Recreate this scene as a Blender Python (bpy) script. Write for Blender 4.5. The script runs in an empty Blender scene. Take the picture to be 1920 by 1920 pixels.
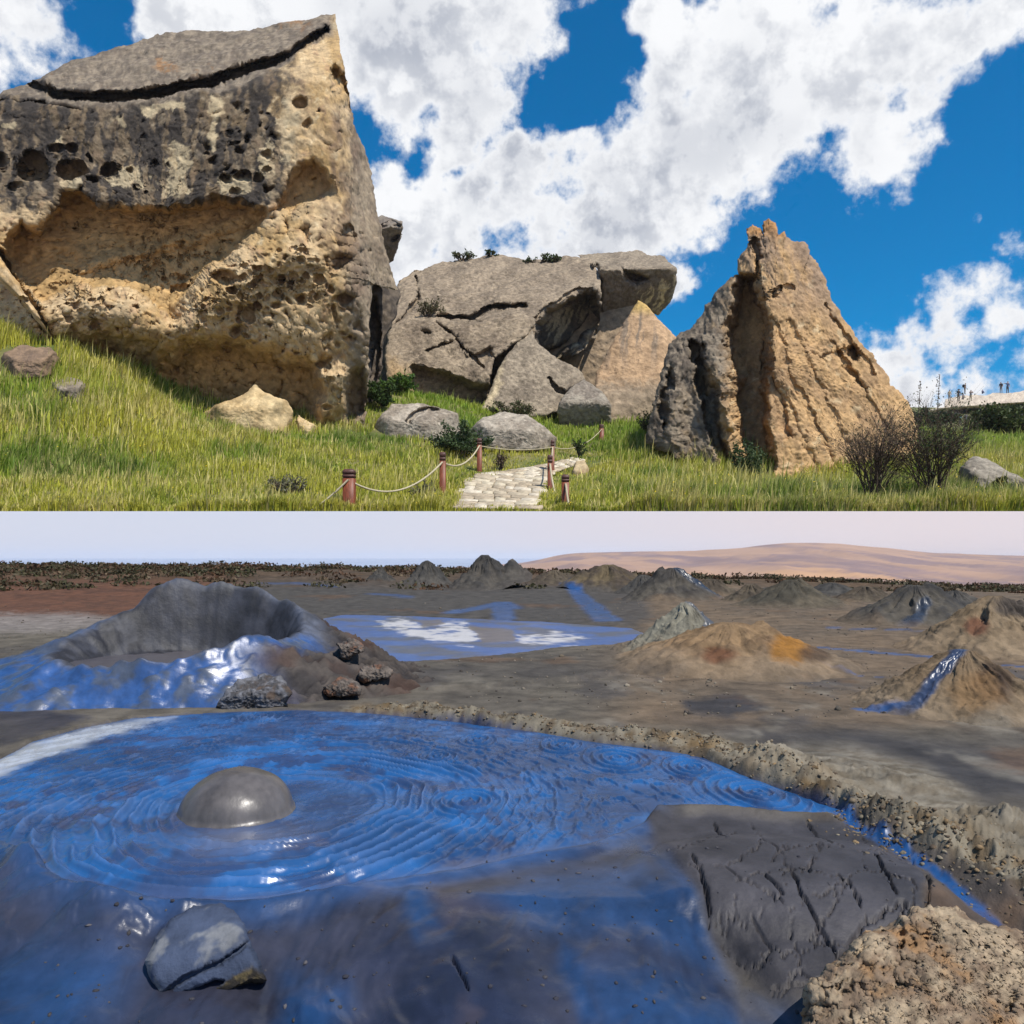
import bpy, math
import numpy as np
from mathutils import Vector

# ------------------------------------------------------------------ camera, sky, sun, exposure
SC = bpy.context.scene
F, V0, EYE = 1500.0, 1045.0, 0.45          # focal length and horizon row in photo pixels, eye height (m)

cam_d = bpy.data.cameras.new("camera")
cam = bpy.data.objects.new("camera", cam_d)
SC.collection.objects.link(cam)
cam.location = (0, 0, EYE)
cam.rotation_euler = (math.radians(90), 0, 0)
cam_d.sensor_width = 36.0
cam_d.lens = F / 1920 * 36.0
cam_d.shift_y = (V0 - 960) / 1920
cam_d.clip_start = 0.02
cam_d.clip_end = 20000
SC.camera = cam

SUN_EL, SUN_AZ = math.radians(57), math.radians(43)      # azimuth: from behind the camera towards the right
sun_vec = Vector((math.sin(SUN_AZ) * math.cos(SUN_EL), -math.cos(SUN_AZ) * math.cos(SUN_EL), math.sin(SUN_EL)))
sl = bpy.data.lights.new("sun", 'SUN')
sl.energy = 5.0
sl.angle = math.radians(0.5)
sl.color = (1.0, 0.95, 0.87)
so = bpy.data.objects.new("sun", sl)
SC.collection.objects.link(so)
so.rotation_euler = sun_vec.to_track_quat('Z', 'Y').to_euler()
so.location = (0, 0, 60)

SC.view_settings.view_transform = 'Standard'
SC.view_settings.look = 'None'
SC.view_settings.exposure = 0.12
SC.view_settings.gamma = 1.0
SC.view_settings.use_curve_mapping = False
SC.cycles.use_denoising = True
SC.cycles.max_bounces = 6
SC.cycles.diffuse_bounces = 3
SC.cycles.glossy_bounces = 3
SC.cycles.transmission_bounces = 3
SC.cycles.volume_bounces = 1


def px_dir(u, v):
    d = Vector(((u - 960) / F, 1.0, (V0 - v) / F))
    return d.normalized()


class NT:
    """small helper to write node trees"""
    def __init__(self, tree):
        self.t = tree
        self.n = tree.nodes
        self.l = tree.links

    def add(self, typ, **kw):
        nd = self.n.new(typ)
        for k, val in kw.items():
            setattr(nd, k, val)
        return nd

    def set(self, sock, val):
        if isinstance(val, bpy.types.NodeSocket):
            self.l.new(val, sock)
        else:
            sock.default_value = val

    def math(self, op, a, b=None, c=None, clamp=False):
        m = self.add('ShaderNodeMath', operation=op, use_clamp=clamp)
        self.set(m.inputs[0], a)
        if b is not None:
            self.set(m.inputs[1], b)
        if c is not None:
            self.set(m.inputs[2], c)
        return m.outputs[0]

    def vmath(self, op, a, b=None, out=0):
        m = self.add('ShaderNodeVectorMath', operation=op)
        self.set(m.inputs[0], a)
        if b is not None:
            self.set(m.inputs[1], b)
        return m.outputs[out]

    def noise(self, vec, scale, detail=4, rough=0.55, dist=0.0):
        m = self.add('ShaderNodeTexNoise')
        if vec is not None:
            self.l.new(vec, m.inputs['Vector'])
        m.inputs['Scale'].default_value = scale
        m.inputs['Detail'].default_value = detail
        m.inputs['Roughness'].default_value = rough
        m.inputs['Distortion'].default_value = dist
        return m.outputs['Fac']

    def maprange(self, x, a, b, c=0.0, d=1.0, smooth=True):
        m = self.add('ShaderNodeMapRange')
        m.interpolation_type = 'SMOOTHSTEP' if smooth else 'LINEAR'
        self.set(m.inputs[0], x)
        for i, q in enumerate((a, b, c, d)):
            self.set(m.inputs[1 + i], q)
        return m.outputs[0]

    def mix(self, fac, a, b, blend='MIX'):
        m = self.add('ShaderNodeMix', data_type='RGBA', blend_type=blend)
        self.set(m.inputs[0], fac)
        self.set(m.inputs[6], a)
        self.set(m.inputs[7], b)
        return m.outputs[2]


world = bpy.data.worlds.new("World")
SC.world = world
world.use_nodes = True
W = NT(world.node_tree)
W.n.clear()
sky = W.add('ShaderNodeTexSky', sky_type='NISHITA', sun_disc=False)
sky.sun_elevation = SUN_EL
sky.sun_rotation = math.atan2(sun_vec.x, sun_vec.y)
sky.altitude = 200
sky.air_density = 1.0
sky.dust_density = 0.6
sky.ozone_density = 3.0
hsv = W.add('ShaderNodeHueSaturation')
hsv.inputs['Saturation'].default_value = 1.75
hsv.inputs['Hue'].default_value = 0.496
hsv.inputs['Value'].default_value = 1.16
W.l.new(sky.outputs[0], hsv.inputs['Color'])
gen = W.add('ShaderNodeTexCoord').outputs['Generated']
direction = W.vmath('NORMALIZE', gen)
warp_n = W.add('ShaderNodeTexNoise')
W.l.new(direction, warp_n.inputs['Vector'])
warp_n.inputs['Scale'].default_value = 7.0
warp_n.inputs['Detail'].default_value = 5.0
wv = W.vmath('SUBTRACT', warp_n.outputs['Color'], (0.5, 0.5, 0.5))
sc_ = W.add('ShaderNodeVectorMath', operation='SCALE')
W.l.new(wv, sc_.inputs[0])
sc_.inputs['Scale'].default_value = 0.21
wdir = W.vmath('ADD', direction, sc_.outputs[0])
CLOUDS = [(780, 50, 170), (900, 130, 130), (720, 150, 110), (850, 230, 130), (760, 390, 130), (900, 420, 150),
          (1050, 400, 150), (1000, 310, 110), (1150, 330, 130), (1260, 260, 130), (1360, 230, 130), (1460, 200, 140),
          (1560, 180, 110), (1360, 90, 150), (1500, 80, 130), (1240, 110, 90), (1640, 80, 95), (1710, 130, 70),
          (1790, 50, 80), (1880, 5, 80), (1720, 20, 90), (850, 500, 120), (680, 480, 120), (1130, 430, 110),
          (1210, 400, 70), (450, 0, 100), (560, 10, 100), (370, -10, 60), (40, 110, 100), (-40, 60, 110), (110, 130, 50),
          (1830, 640, 105), (1710, 670, 90), (1910, 600, 85), (1760, 725, 120), (1900, 720, 120), (1650, 735, 90),
          (1275, 555, 46), (1250, 595, 40)]
HOLES = [(940, 85, 30), (1055, 150, 44), (1090, 195, 42), (1030, 210, 34), (760, 240, 28), (850, 255, 18), (865, 325, 18), (1160, 35, 30)]
fld = None
for (u, v, r) in CLOUDS:
    d = W.vmath('DISTANCE', wdir, tuple(px_dir(u, v)), out=1)
    x = W.math('MINIMUM', W.math('MULTIPLY_ADD', d, -F / r * 1.35, 1.35), 1.0)
    fld = x if fld is None else W.math('MAXIMUM', fld, x)
for (u, v, r) in HOLES:
    d = W.vmath('DISTANCE', wdir, tuple(px_dir(u, v)), out=1)
    x = W.math('MAXIMUM', W.math('MULTIPLY_ADD', d, -F / r * 0.50, 1.0), 0.0)
    fld = W.math('MULTIPLY_ADD', x, -0.75, fld)
cd = W.vmath('DISTANCE', direction, tuple(px_dir(960, 500)), out=1)
outer = W.maprange(cd, 0.74, 0.95)
g1 = W.noise(direction, 2.6, 5, 0.5)
gfield = W.math('MULTIPLY_ADD', g1, 5.0, -3.0)
gfield = W.math('MINIMUM', gfield, 1.0)
fld = W.math('MAXIMUM', fld, W.math('SUBTRACT', gfield, W.math('MULTIPLY_ADD', outer, -6.0, 6.0)))
n1 = W.noise(direction, 8.0, 11, 0.60)
n1u = W.noise(W.vmath('ADD', direction, (0.010, 0.0, 0.022)), 8.0, 11, 0.60)
n2 = W.noise(direction, 42.0, 6, 0.6)
nz = W.math('ADD', W.math('MULTIPLY_ADD', n1, 4.4, -2.30), W.math('MULTIPLY_ADD', n2, 1.5, -0.75))
dens = W.math('ADD', fld, nz)
alpha = W.maprange(dens, -0.26, 0.50)
# cloud body: lit tops and grey bellies
lit = W.math('MULTIPLY_ADD', W.math('SUBTRACT', n1, n1u), 6.5, 0.5)
b1 = W.noise(W.vmath('ADD', direction, (0.02, 0.0, 0.045)), 4.5, 3, 0.5)
belly = W.maprange(b1, 0.40, 0.62)
thick = W.maprange(dens, 0.15, 1.1)
shade = W.math('ADD', W.math('MULTIPLY', W.math('SUBTRACT', 1.0, W.maprange(lit, 0.15, 0.85)), 0.55), W.math('MULTIPLY', belly, 0.55))
shade = W.math('MULTIPLY', shade, thick, clamp=True)
ccol = W.mix(shade, (0.89, 0.90, 0.92, 1), (0.44, 0.47, 0.54, 1))
skyc = W.mix(1.0, hsv.outputs[0], (0.105, 0.105, 0.105, 1), 'MULTIPLY')
mixed = W.mix(alpha, skyc, ccol)
sepd = W.add('ShaderNodeSeparateXYZ')
W.l.new(direction, sepd.inputs[0])
hz = W.maprange(sepd.outputs[2], 0.055, 0.20, 1.0, 0.0)
pinkf = W.maprange(sepd.outputs[0], -0.35, 0.5)
hcol = W.mix(pinkf, (0.64, 0.67, 0.80, 1), (0.77, 0.68, 0.72, 1))
mixed = W.mix(W.math('MULTIPLY', hz, 0.95), mixed, hcol)
bg = W.add('ShaderNodeBackground')
W.l.new(mixed, bg.inputs['Color'])
bg.inputs['Strength'].default_value = 1.0
wo = W.add('ShaderNodeOutputWorld')
W.l.new(bg.outputs[0], wo.inputs['Surface'])

# ------------------------------------------------------------------ numeric helpers
RNG = np.random.default_rng(7)
_G = np.array([[1, 1, 0], [-1, 1, 0], [1, -1, 0], [-1, -1, 0], [1, 0, 1], [-1, 0, 1], [1, 0, -1], [-1, 0, -1],
               [0, 1, 1], [0, -1, 1], [0, 1, -1], [0, -1, -1], [1, 1, 0], [-1, 1, 0], [0, -1, 1], [0, -1, -1]], dtype=np.float32)


def perlin(P, seed=0):
    P = np.asarray(P, dtype=np.float32)
    i = np.floor(P)
    f = P - i
    i = i.astype(np.int64)
    w = f * f * f * (f * (f * 6 - 15) + 10)
    out = 0
    for dx in (0, 1):
        wx = w[..., 0] if dx else 1 - w[..., 0]
        for dy in (0, 1):
            wy = w[..., 1] if dy else 1 - w[..., 1]
            for dz in (0, 1):
                wz = w[..., 2] if dz else 1 - w[..., 2]
                h = ((i[..., 0] + dx) * 374761393 + (i[..., 1] + dy) * 668265263 + (i[..., 2] + dz) * 2147483647 + seed * 974634777) & 0xffffffff
                h = ((h ^ (h >> 13)) * 1274126177) & 0xffffffff
                h = (h ^ (h >> 16)) & 15
                g = _G[h]
                out = out + wx * wy * wz * (g[..., 0] * (f[..., 0] - dx) + g[..., 1] * (f[..., 1] - dy) + g[..., 2] * (f[..., 2] - dz))
    return out


def fbm(P, scale, octs=4, gain=0.5, seed=0, ridged=False):
    P = np.asarray(P, dtype=np.float32) * scale
    a, s, tot = 1.0, 0.0, 0.0
    for o in range(octs):
        n = perlin(P, seed + o * 17)
        if ridged:
            n = 0.5 - np.abs(n) * 2
        s = s + a * n
        tot += a
        a *= gain
        P = P * 2.03 + 11.3
    return s / tot


def p3(a, b, c=0.0):
    a = np.asarray(a, dtype=np.float32)
    return np.stack([a, np.broadcast_to(b, a.shape), np.broadcast_to(c, a.shape)], -1).astype(np.float32)


def sstep(a, b, x):
    t = np.clip((x - a) / (b - a), 0, 1)
    return t * t * (3 - 2 * t)


def poly_sd(poly, X, Y):
    """signed distance, negative inside"""
    poly = np.asarray(poly, dtype=np.float64)
    d = np.full(X.shape, 1e18)
    inside = np.zeros(X.shape, bool)
    n = len(poly)
    for k in range(n):
        ax, ay = poly[k]
        bx, by = poly[(k + 1) % n]
        ex, ey = bx - ax, by - ay
        wx, wy = X - ax, Y - ay
        t = np.clip((wx * ex + wy * ey) / (ex * ex + ey * ey + 1e-12), 0, 1)
        d = np.minimum(d, (wx - ex * t) ** 2 + (wy - ey * t) ** 2)
        c = ((ay <= Y) & (by > Y)) | ((by <= Y) & (ay > Y))
        with np.errstate(divide='ignore', invalid='ignore'):
            xi = ax + (Y - ay) * ex / (ey if abs(ey) > 1e-12 else 1e-12)
        inside ^= c & (X < xi)
    d = np.sqrt(d)
    return np.where(inside, -d, d)


def line_d(pts, X, Y):
    """distance to a polyline and the parameter along it"""
    pts = np.asarray(pts, dtype=np.float64)
    d = np.full(X.shape, 1e18)
    tt = np.zeros(X.shape)
    n = len(pts) - 1
    for k in range(n):
        ax, ay = pts[k]
        ex, ey = pts[k + 1] - pts[k]
        wx, wy = X - ax, Y - ay
        t = np.clip((wx * ex + wy * ey) / (ex * ex + ey * ey + 1e-12), 0, 1)
        q = (wx - ex * t) ** 2 + (wy - ey * t) ** 2
        m = q < d
        d = np.where(m, q, d)
        tt = np.where(m, (k + t) / n, tt)
    return np.sqrt(d), tt


def W3(u, v, y):
    u, v, y = np.broadcast_arrays(np.asarray(u, float), np.asarray(v, float), np.asarray(y, float))
    return np.stack([(u - 960) / F * y, y, EYE + (V0 - v) / F * y], -1)


def proj(P):
    y = np.maximum(P[..., 1], 0.05)
    return 960 + P[..., 0] / y * F, V0 - (P[..., 2] - EYE) / y * F


# ------------------------------------------------------------------ mesh and object helpers
def mesh_np(name, V, quads=None, tris=None, col=None, extra=None, smooth=True):
    me = bpy.data.meshes.new(name)
    V = np.asarray(V, dtype=np.float32).reshape(-1, 3)
    loops, starts, totals = [], [], []
    pos = 0
    for arr, k in ((quads, 4), (tris, 3)):
        if arr is not None and len(arr):
            arr = np.asarray(arr, dtype=np.int32)
            loops.append(arr.ravel())
            starts.append(pos + np.arange(len(arr)) * k)
            pos += arr.size
    loops = np.concatenate(loops)
    starts = np.concatenate(starts)
    me.vertices.add(len(V))
    me.vertices.foreach_set("co", V.ravel())
    me.loops.add(len(loops))
    me.loops.foreach_set("vertex_index", loops)
    me.polygons.add(len(starts))
    me.polygons.foreach_set("loop_start", starts.astype(np.int32))
    if smooth:
        me.polygons.foreach_set("use_smooth", np.ones(len(starts), bool))
    me.update(calc_edges=True)
    if col is not None:
        c = np.ones((len(V), 4), np.float32)
        c[:, :3] = np.clip(np.asarray(col).reshape(-1, 3), 0, 1)
        at = me.color_attributes.new("Col", 'FLOAT_COLOR', 'POINT')
        at.data.foreach_set("color", c.ravel())
    if extra:
        for k, a in extra.items():
            at = me.attributes.new(k, 'FLOAT', 'POINT')
            at.data.foreach_set("value", np.asarray(a, np.float32).ravel())
    return me


def link(name, me, mat=None, parent=None, label=None, cat=None, group=None, kind=None, loc=None):
    o = bpy.data.objects.new(name, me)
    SC.collection.objects.link(o)
    if me is not None and mat is not None and not me.materials:
        me.materials.append(mat)
    if loc is not None:
        o.location = loc
    if parent is not None:
        o.parent = parent
    if label:
        o["label"] = label
    if cat:
        o["category"] = cat
    if group:
        o["group"] = group
    if kind:
        o["kind"] = kind
    return o


def grid_quads(nr, nc, wrap=False):
    i = np.arange(nr - 1)[:, None]
    j = np.arange(nc if wrap else nc - 1)[None, :]
    j2 = (j + 1) % nc
    a = i * nc + j
    b = i * nc + j2
    c = (i + 1) * nc + j2
    d = (i + 1) * nc + j
    return np.stack([a, b, c, d], -1).reshape(-1, 4)


def grid_normals(P, wrap=False):
    if wrap:
        du = np.roll(P, -1, 1) - np.roll(P, 1, 1)
    else:
        du = np.gradient(P, axis=1)
    dv = np.gradient(P, axis=0)
    n = np.cross(du, dv)
    l = np.linalg.norm(n, axis=-1, keepdims=True)
    return n / np.maximum(l, 1e-12)


def lerp3(a, b, t):
    return np.asarray(a) * (1 - t[..., None]) + np.asarray(b) * t[..., None]


# ------------------------------------------------------------------ materials
def new_mat(name):
    m = bpy.data.materials.new(name)
    m.use_nodes = True
    t = NT(m.node_tree)
    t.n.clear()
    out = t.add('ShaderNodeOutputMaterial')
    return m, t, out


def mat_attr(name, rough=0.9, var=0.35, vscale=6.0, bump=0.5, bscale=8.0, bdist=0.03, pits=0.0, pscale=4.0, spec=0.3, wet=False, fine=None):
    m, t, out = new_mat(name)
    b = t.add('ShaderNodeBsdfPrincipled')
    at = t.add('ShaderNodeAttribute', attribute_name="Col")
    pos = t.add('ShaderNodeNewGeometry').outputs['Position']
    n = t.noise(pos, vscale, 8, 0.68)
    k = t.maprange(n, 0.30, 0.70, 1 - var, 1 + var, False)
    comb = t.add('ShaderNodeCombineColor')
    for i in range(3):
        t.l.new(k, comb.inputs[i])
    c = t.mix(1.0, at.outputs['Color'], comb.outputs[0], 'MULTIPLY')
    t.l.new(c, b.inputs['Base Color'])
    b.inputs['Roughness'].default_value = rough
    b.inputs['Specular IOR Level'].default_value = spec
    if wet:
        wt = t.add('ShaderNodeAttribute', attribute_name="wet")
        rn = t.noise(pos, vscale * 0.5, 4, 0.6)
        wf = t.math('MULTIPLY', wt.outputs['Fac'], t.maprange(rn, 0.25, 0.7, 0.75, 1.0), clamp=True)
        r = t.math('MULTIPLY_ADD', wf, -(rough - 0.24), rough)
        t.l.new(r, b.inputs['Roughness'])
        t.l.new(t.math('MULTIPLY_ADD', wf, 0.35, 0.2), b.inputs['Specular IOR Level'])
    h = t.noise(pos, bscale, 9, 0.66)
    if pits > 0:
        vo = t.add('ShaderNodeTexVoronoi', feature='F1')
        t.l.new(pos, vo.inputs['Vector'])
        vo.inputs['Scale'].default_value = pscale
        pm = t.noise(pos, pscale * 0.18, 2, 0.5)
        pf = t.math('MULTIPLY', t.maprange(vo.outputs['Distance'], 0.10, 0.42, 1.0, 0.0), t.maprange(pm, 0.48, 0.62))
        h = t.math('MULTIPLY_ADD', pf, -pits, h)
    bp = t.add('ShaderNodeBump')
    bp.inputs['Strength'].default_value = bump
    if wet:
        t.l.new(t.math('MULTIPLY_ADD', wt.outputs['Fac'], -0.80 * bump, bump), bp.inputs['Strength'])
    bp.inputs['Distance'].default_value = bdist
    t.l.new(h, bp.inputs['Height'])
    t.l.new(bp.outputs[0], b.inputs['Normal'])
    t.l.new(b.outputs[0], out.inputs['Surface'])
    return m


def mat_plain(name, col, rough=0.7, var=0.2, vscale=20.0, bump=0.2, bdist=0.01, spec=0.3, stretch=None):
    m, t, out = new_mat(name)
    b = t.add('ShaderNodeBsdfPrincipled')
    pos = t.add('ShaderNodeTexCoord').outputs['Object']
    if stretch:
        mp = t.add('ShaderNodeMapping')
        mp.inputs['Scale'].default_value = stretch
        t.l.new(pos, mp.inputs[0])
        pos = mp.outputs[0]
    n = t.noise(pos, vscale, 6, 0.62)
    k = t.maprange(n, 0.3, 0.7, 0, 1, False)
    c = t.mix(k, tuple(x * (1 - var) for x in col) + (1,), tuple(min(1, x * (1 + var)) for x in col) + (1,))
    t.l.new(c, b.inputs['Base Color'])
    b.inputs['Roughness'].default_value = rough
    b.inputs['Specular IOR Level'].default_value = spec
    bp = t.add('ShaderNodeBump')
    bp.inputs['Strength'].default_value = bump
    bp.inputs['Distance'].default_value = bdist
    t.l.new(n, bp.inputs['Height'])
    t.l.new(bp.outputs[0], b.inputs['Normal'])
    t.l.new(b.outputs[0], out.inputs['Surface'])
    return m


def mat_leaf(name, trans=0.35, rough=0.6):
    m, t, out = new_mat(name)
    at = t.add('ShaderNodeAttribute', attribute_name="Col")
    d = t.add('ShaderNodeBsdfPrincipled')
    d.inputs['Roughness'].default_value = rough
    d.inputs['Specular IOR Level'].default_value = 0.25
    t.l.new(at.outputs['Color'], d.inputs['Base Color'])
    tr = t.add('ShaderNodeBsdfTranslucent')
    t.l.new(at.outputs['Color'], tr.inputs['Color'])
    mx = t.add('ShaderNodeMixShader')
    mx.inputs[0].default_value = trans
    t.l.new(d.outputs[0], mx.inputs[1])
    t.l.new(tr.outputs[0], mx.inputs[2])
    t.l.new(mx.outputs[0], out.inputs['Surface'])
    return m


M_ROCK = mat_attr("sandstone", rough=0.92, var=0.45, vscale=3.2, bump=0.75, bscale=3.0, bdist=0.10, pits=0.45, pscale=3.2)
M_ROCKG = mat_attr("lichen_stone", rough=0.95, var=0.55, vscale=5.0, bump=0.8, bscale=2.5, bdist=0.12)
M_GROUND = mat_attr("soil", rough=0.95, var=0.4, vscale=2.0, bump=0.5, bscale=4.0, bdist=0.05)
M_MUD = mat_attr("mud", rough=0.88, var=0.5, vscale=9.0, bump=0.6, bscale=24.0, bdist=0.012, wet=True)
M_CONE = mat_attr("dry_mud", rough=0.92, var=0.36, vscale=16.0, bump=0.6, bscale=26.0, bdist=0.014, wet=True)
M_CRUMB = mat_attr("crumbly_mud", rough=0.95, var=0.4, vscale=60.0, bump=0.7, bscale=80.0, bdist=0.006)
M_POOL = mat_attr("liquid_mud", rough=0.5, var=0.14, vscale=14.0, bump=0.22, bscale=60.0, bdist=0.003, wet=True)
M_FAR = mat_attr("far_land", rough=0.95, var=0.15, vscale=0.02, bump=0.2, bscale=0.02, bdist=2.0)
M_GRASS = mat_leaf("grass_blade", 0.38, 0.55)
M_LEAF = mat_leaf("shrub_leaf", 0.25, 0.6)
M_TWIG = mat_plain("twig_bark", (0.075, 0.052, 0.038), 0.9, 0.4, 30, 0.3)
M_WOOD = mat_plain("stained_wood", (0.17, 0.043, 0.016), 0.5, 0.45, 9, 0.3, 0.01, 0.4, stretch=(6, 6, 0.8))
M_WOODCAP = mat_plain("dark_stained_wood", (0.085, 0.035, 0.025), 0.55, 0.4, 12, 0.3, 0.01, 0.4)
M_ROPE = mat_plain("rope_fibre", (0.44, 0.38, 0.25), 0.9, 0.3, 60, 0.4, 0.005)
M_FLAG = mat_plain("flagstone", (0.56, 0.49, 0.37), 0.9, 0.28, 5, 0.5, 0.02)

# ------------------------------------------------------------------ upper ground: level meadow sheared upwards, a floating grassy shelf above the mud field
YF = 15.7                       # its front edge


def tps_fit(XY, Z, lam=0.02):
    n = len(XY)
    d = np.linalg.norm(XY[:, None] - XY[None], axis=-1)
    K = np.where(d > 0, d * d * np.log(d + 1e-12), 0) + np.eye(n) * lam
    Pm = np.concatenate([np.ones((n, 1)), XY], 1)
    A = np.block([[K, Pm], [Pm.T, np.zeros((3, 3))]])
    return np.linalg.solve(A, np.concatenate([Z, np.zeros(3)]))


HP = [(u, 959, YF) for u in (-500, -100, 300, 700, 960, 1250, 1600, 2000, 2400)]
HP += [(-500, 560, 24), (-150, 580, 25), (0, 625, 24.2), (100, 652, 24), (200, 690, 24.6), (270, 725, 25.2), (380, 785, 26), (600, 808, 26.6), (690, 795, 28.5),
       (0, 720, 21.3), (130, 755, 21), (30, 910, 17.3), (250, 860, 20), (500, 880, 20), (500, 925, 17.6), (-300, 800, 20),
       (720, 745, 33), (760, 738, 36), (880, 770, 34), (800, 748, 40), (900, 752, 40), (1040, 786, 37.5), (1140, 792, 36), (1200, 800, 34),
       (1128, 828, 32), (1000, 835, 27.5), (780, 822, 28.5), (700, 868, 22), (830, 931, 18), (898, 884, 24), (940, 900, 22.2), (1000, 884, 24.8), (1080, 864, 28),
       (1230, 812, 31), (1370, 868, 27), (1450, 905, 25), (1560, 915, 24.5), (1700, 890, 25), (1200, 870, 26), (1250, 915, 21), (1400, 930, 19), (1700, 935, 18),
       (1880, 850, 30), (1900, 890, 24), (1850, 820, 45), (2200, 850, 30), (1900, 940, 18), (1850, 795, 70), (1700, 800, 60), (1500, 780, 60),
       (700, 720, 60), (1100, 760, 60), (200, 640, 60), (-600, 500, 60), (1900, 775, 105), (1500, 765, 110), (900, 730, 120), (300, 650, 120), (2400, 780, 110), (2600, 830, 50)]
HPa = np.array(HP, float)
_hw = W3(HPa[:, 0], HPa[:, 1], HPa[:, 2])
_hxy = _hw[:, :2] / 10.0
_hc = tps_fit(_hxy, _hw[:, 2])


def shelf_z(x, y, rough=True):
    x = np.asarray(x, float)
    y = np.asarray(y, float)
    shp = np.broadcast(x, y).shape
    xf = np.broadcast_to(x, shp).ravel() / 10
    yf = np.broadcast_to(y, shp).ravel() / 10
    z = _hc[-3] + _hc[-2] * xf + _hc[-1] * yf
    for k in range(len(_hxy)):
        d2 = (xf - _hxy[k, 0]) ** 2 + (yf - _hxy[k, 1]) ** 2 + 1e-12
        z = z + _hc[k] * 0.5 * d2 * np.log(d2)
    z = z.reshape(shp)
    zf = EYE + (V0 - 958.6) / F * y
    yy = np.broadcast_to(y, shp)
    xx = np.broadcast_to(x, shp)
    if rough:
        z = z + 0.10 * fbm(p3(xx, yy), 0.5, 3, seed=3) * sstep(YF + 0.3, YF + 3, yy)
    z = np.maximum(z, EYE + (V0 - 945) / F * yy)
    w = sstep(YF, YF + 1.6, yy)
    front = zf + (yy - YF) * 0.16
    return front * (1 - w) + z * w


def hit_shelf(u, v):
    ys = np.concatenate([np.linspace(YF, 45, 600), np.linspace(45.2, 125, 200)])
    P = W3(u, v, ys)
    below = P[:, 2] < shelf_z(P[:, 0], ys, False)
    k = int(np.argmax(below)) if below.any() else 0
    return P[k]


def build_tilted_shelf():
    ys = np.concatenate([YF + np.linspace(0, 1, 60) ** 1.3 * 3, np.linspace(18.9, 42, 150), np.linspace(43, 125, 50)])
    xs = np.concatenate([np.linspace(-60, -26, 18), np.linspace(-25.6, 25.6, 220), np.linspace(26, 100, 40)])
    X, Y = np.meshgrid(xs, ys)
    Z = shelf_z(X, Y)
    P = np.stack([X, Y, Z], -1)
    n1 = fbm(P, 0.35, 4, seed=5)
    col = lerp3((0.075, 0.095, 0.02), (0.17, 0.15, 0.06), sstep(-0.25, 0.3, n1))
    # underside of the shelf, rising away from the edge
    Zb = EYE + (V0 - 957.0) / F * Y + (Y - YF) * 0.03 - 0.004
    Zb = np.minimum(Zb, Z - 0.02 * (Y - YF))
    Zb[0] = Z[0]
    Pb = np.stack([X, Y, Zb], -1)
    nr, nc = X.shape
    q = grid_quads(nr, nc)
    V = np.concatenate([P.reshape(-1, 3), Pb.reshape(-1, 3)])
    q2 = q[:, ::-1] + nr * nc
    cols = np.concatenate([col.reshape(-1, 3), np.tile((0.2, 0.16, 0.1), (nr * nc, 1))])
    me = mesh_np("tilted_shelf", V, quads=np.concatenate([q, q2]), col=cols)
    link("tilted_shelf", me, M_GROUND, kind="structure", label="grassy ground tilted into a floating shelf under the sandstone boulders")


build_tilted_shelf()

# ------------------------------------------------------------------ rocks
TAN = np.array((0.46, 0.33, 0.18))
TAN2 = np.array((0.42, 0.27, 0.115))
OCHRE = np.array((0.37, 0.24, 0.10))
PALE = np.array((0.60, 0.48, 0.29))
GREY = np.array((0.27, 0.215, 0.15))
GREY2 = np.array((0.175, 0.137, 0.10))
DARK = np.array((0.047, 0.038, 0.030))
RUST = np.array((0.36, 0.16, 0.035))


def plane_w(pts):
    A = np.array([[u, v, 1.0] for (u, v, y) in pts])
    return np.linalg.solve(A, np.array([1.0 / y for (_, _, y) in pts]))


def carve(d, poly=None, line=None, depth=1.0, w=6.0, half=4.0, raw=1.0):
    return dict(poly=poly, line=line, depth=depth, w=w, half=half, raw=raw)


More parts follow.
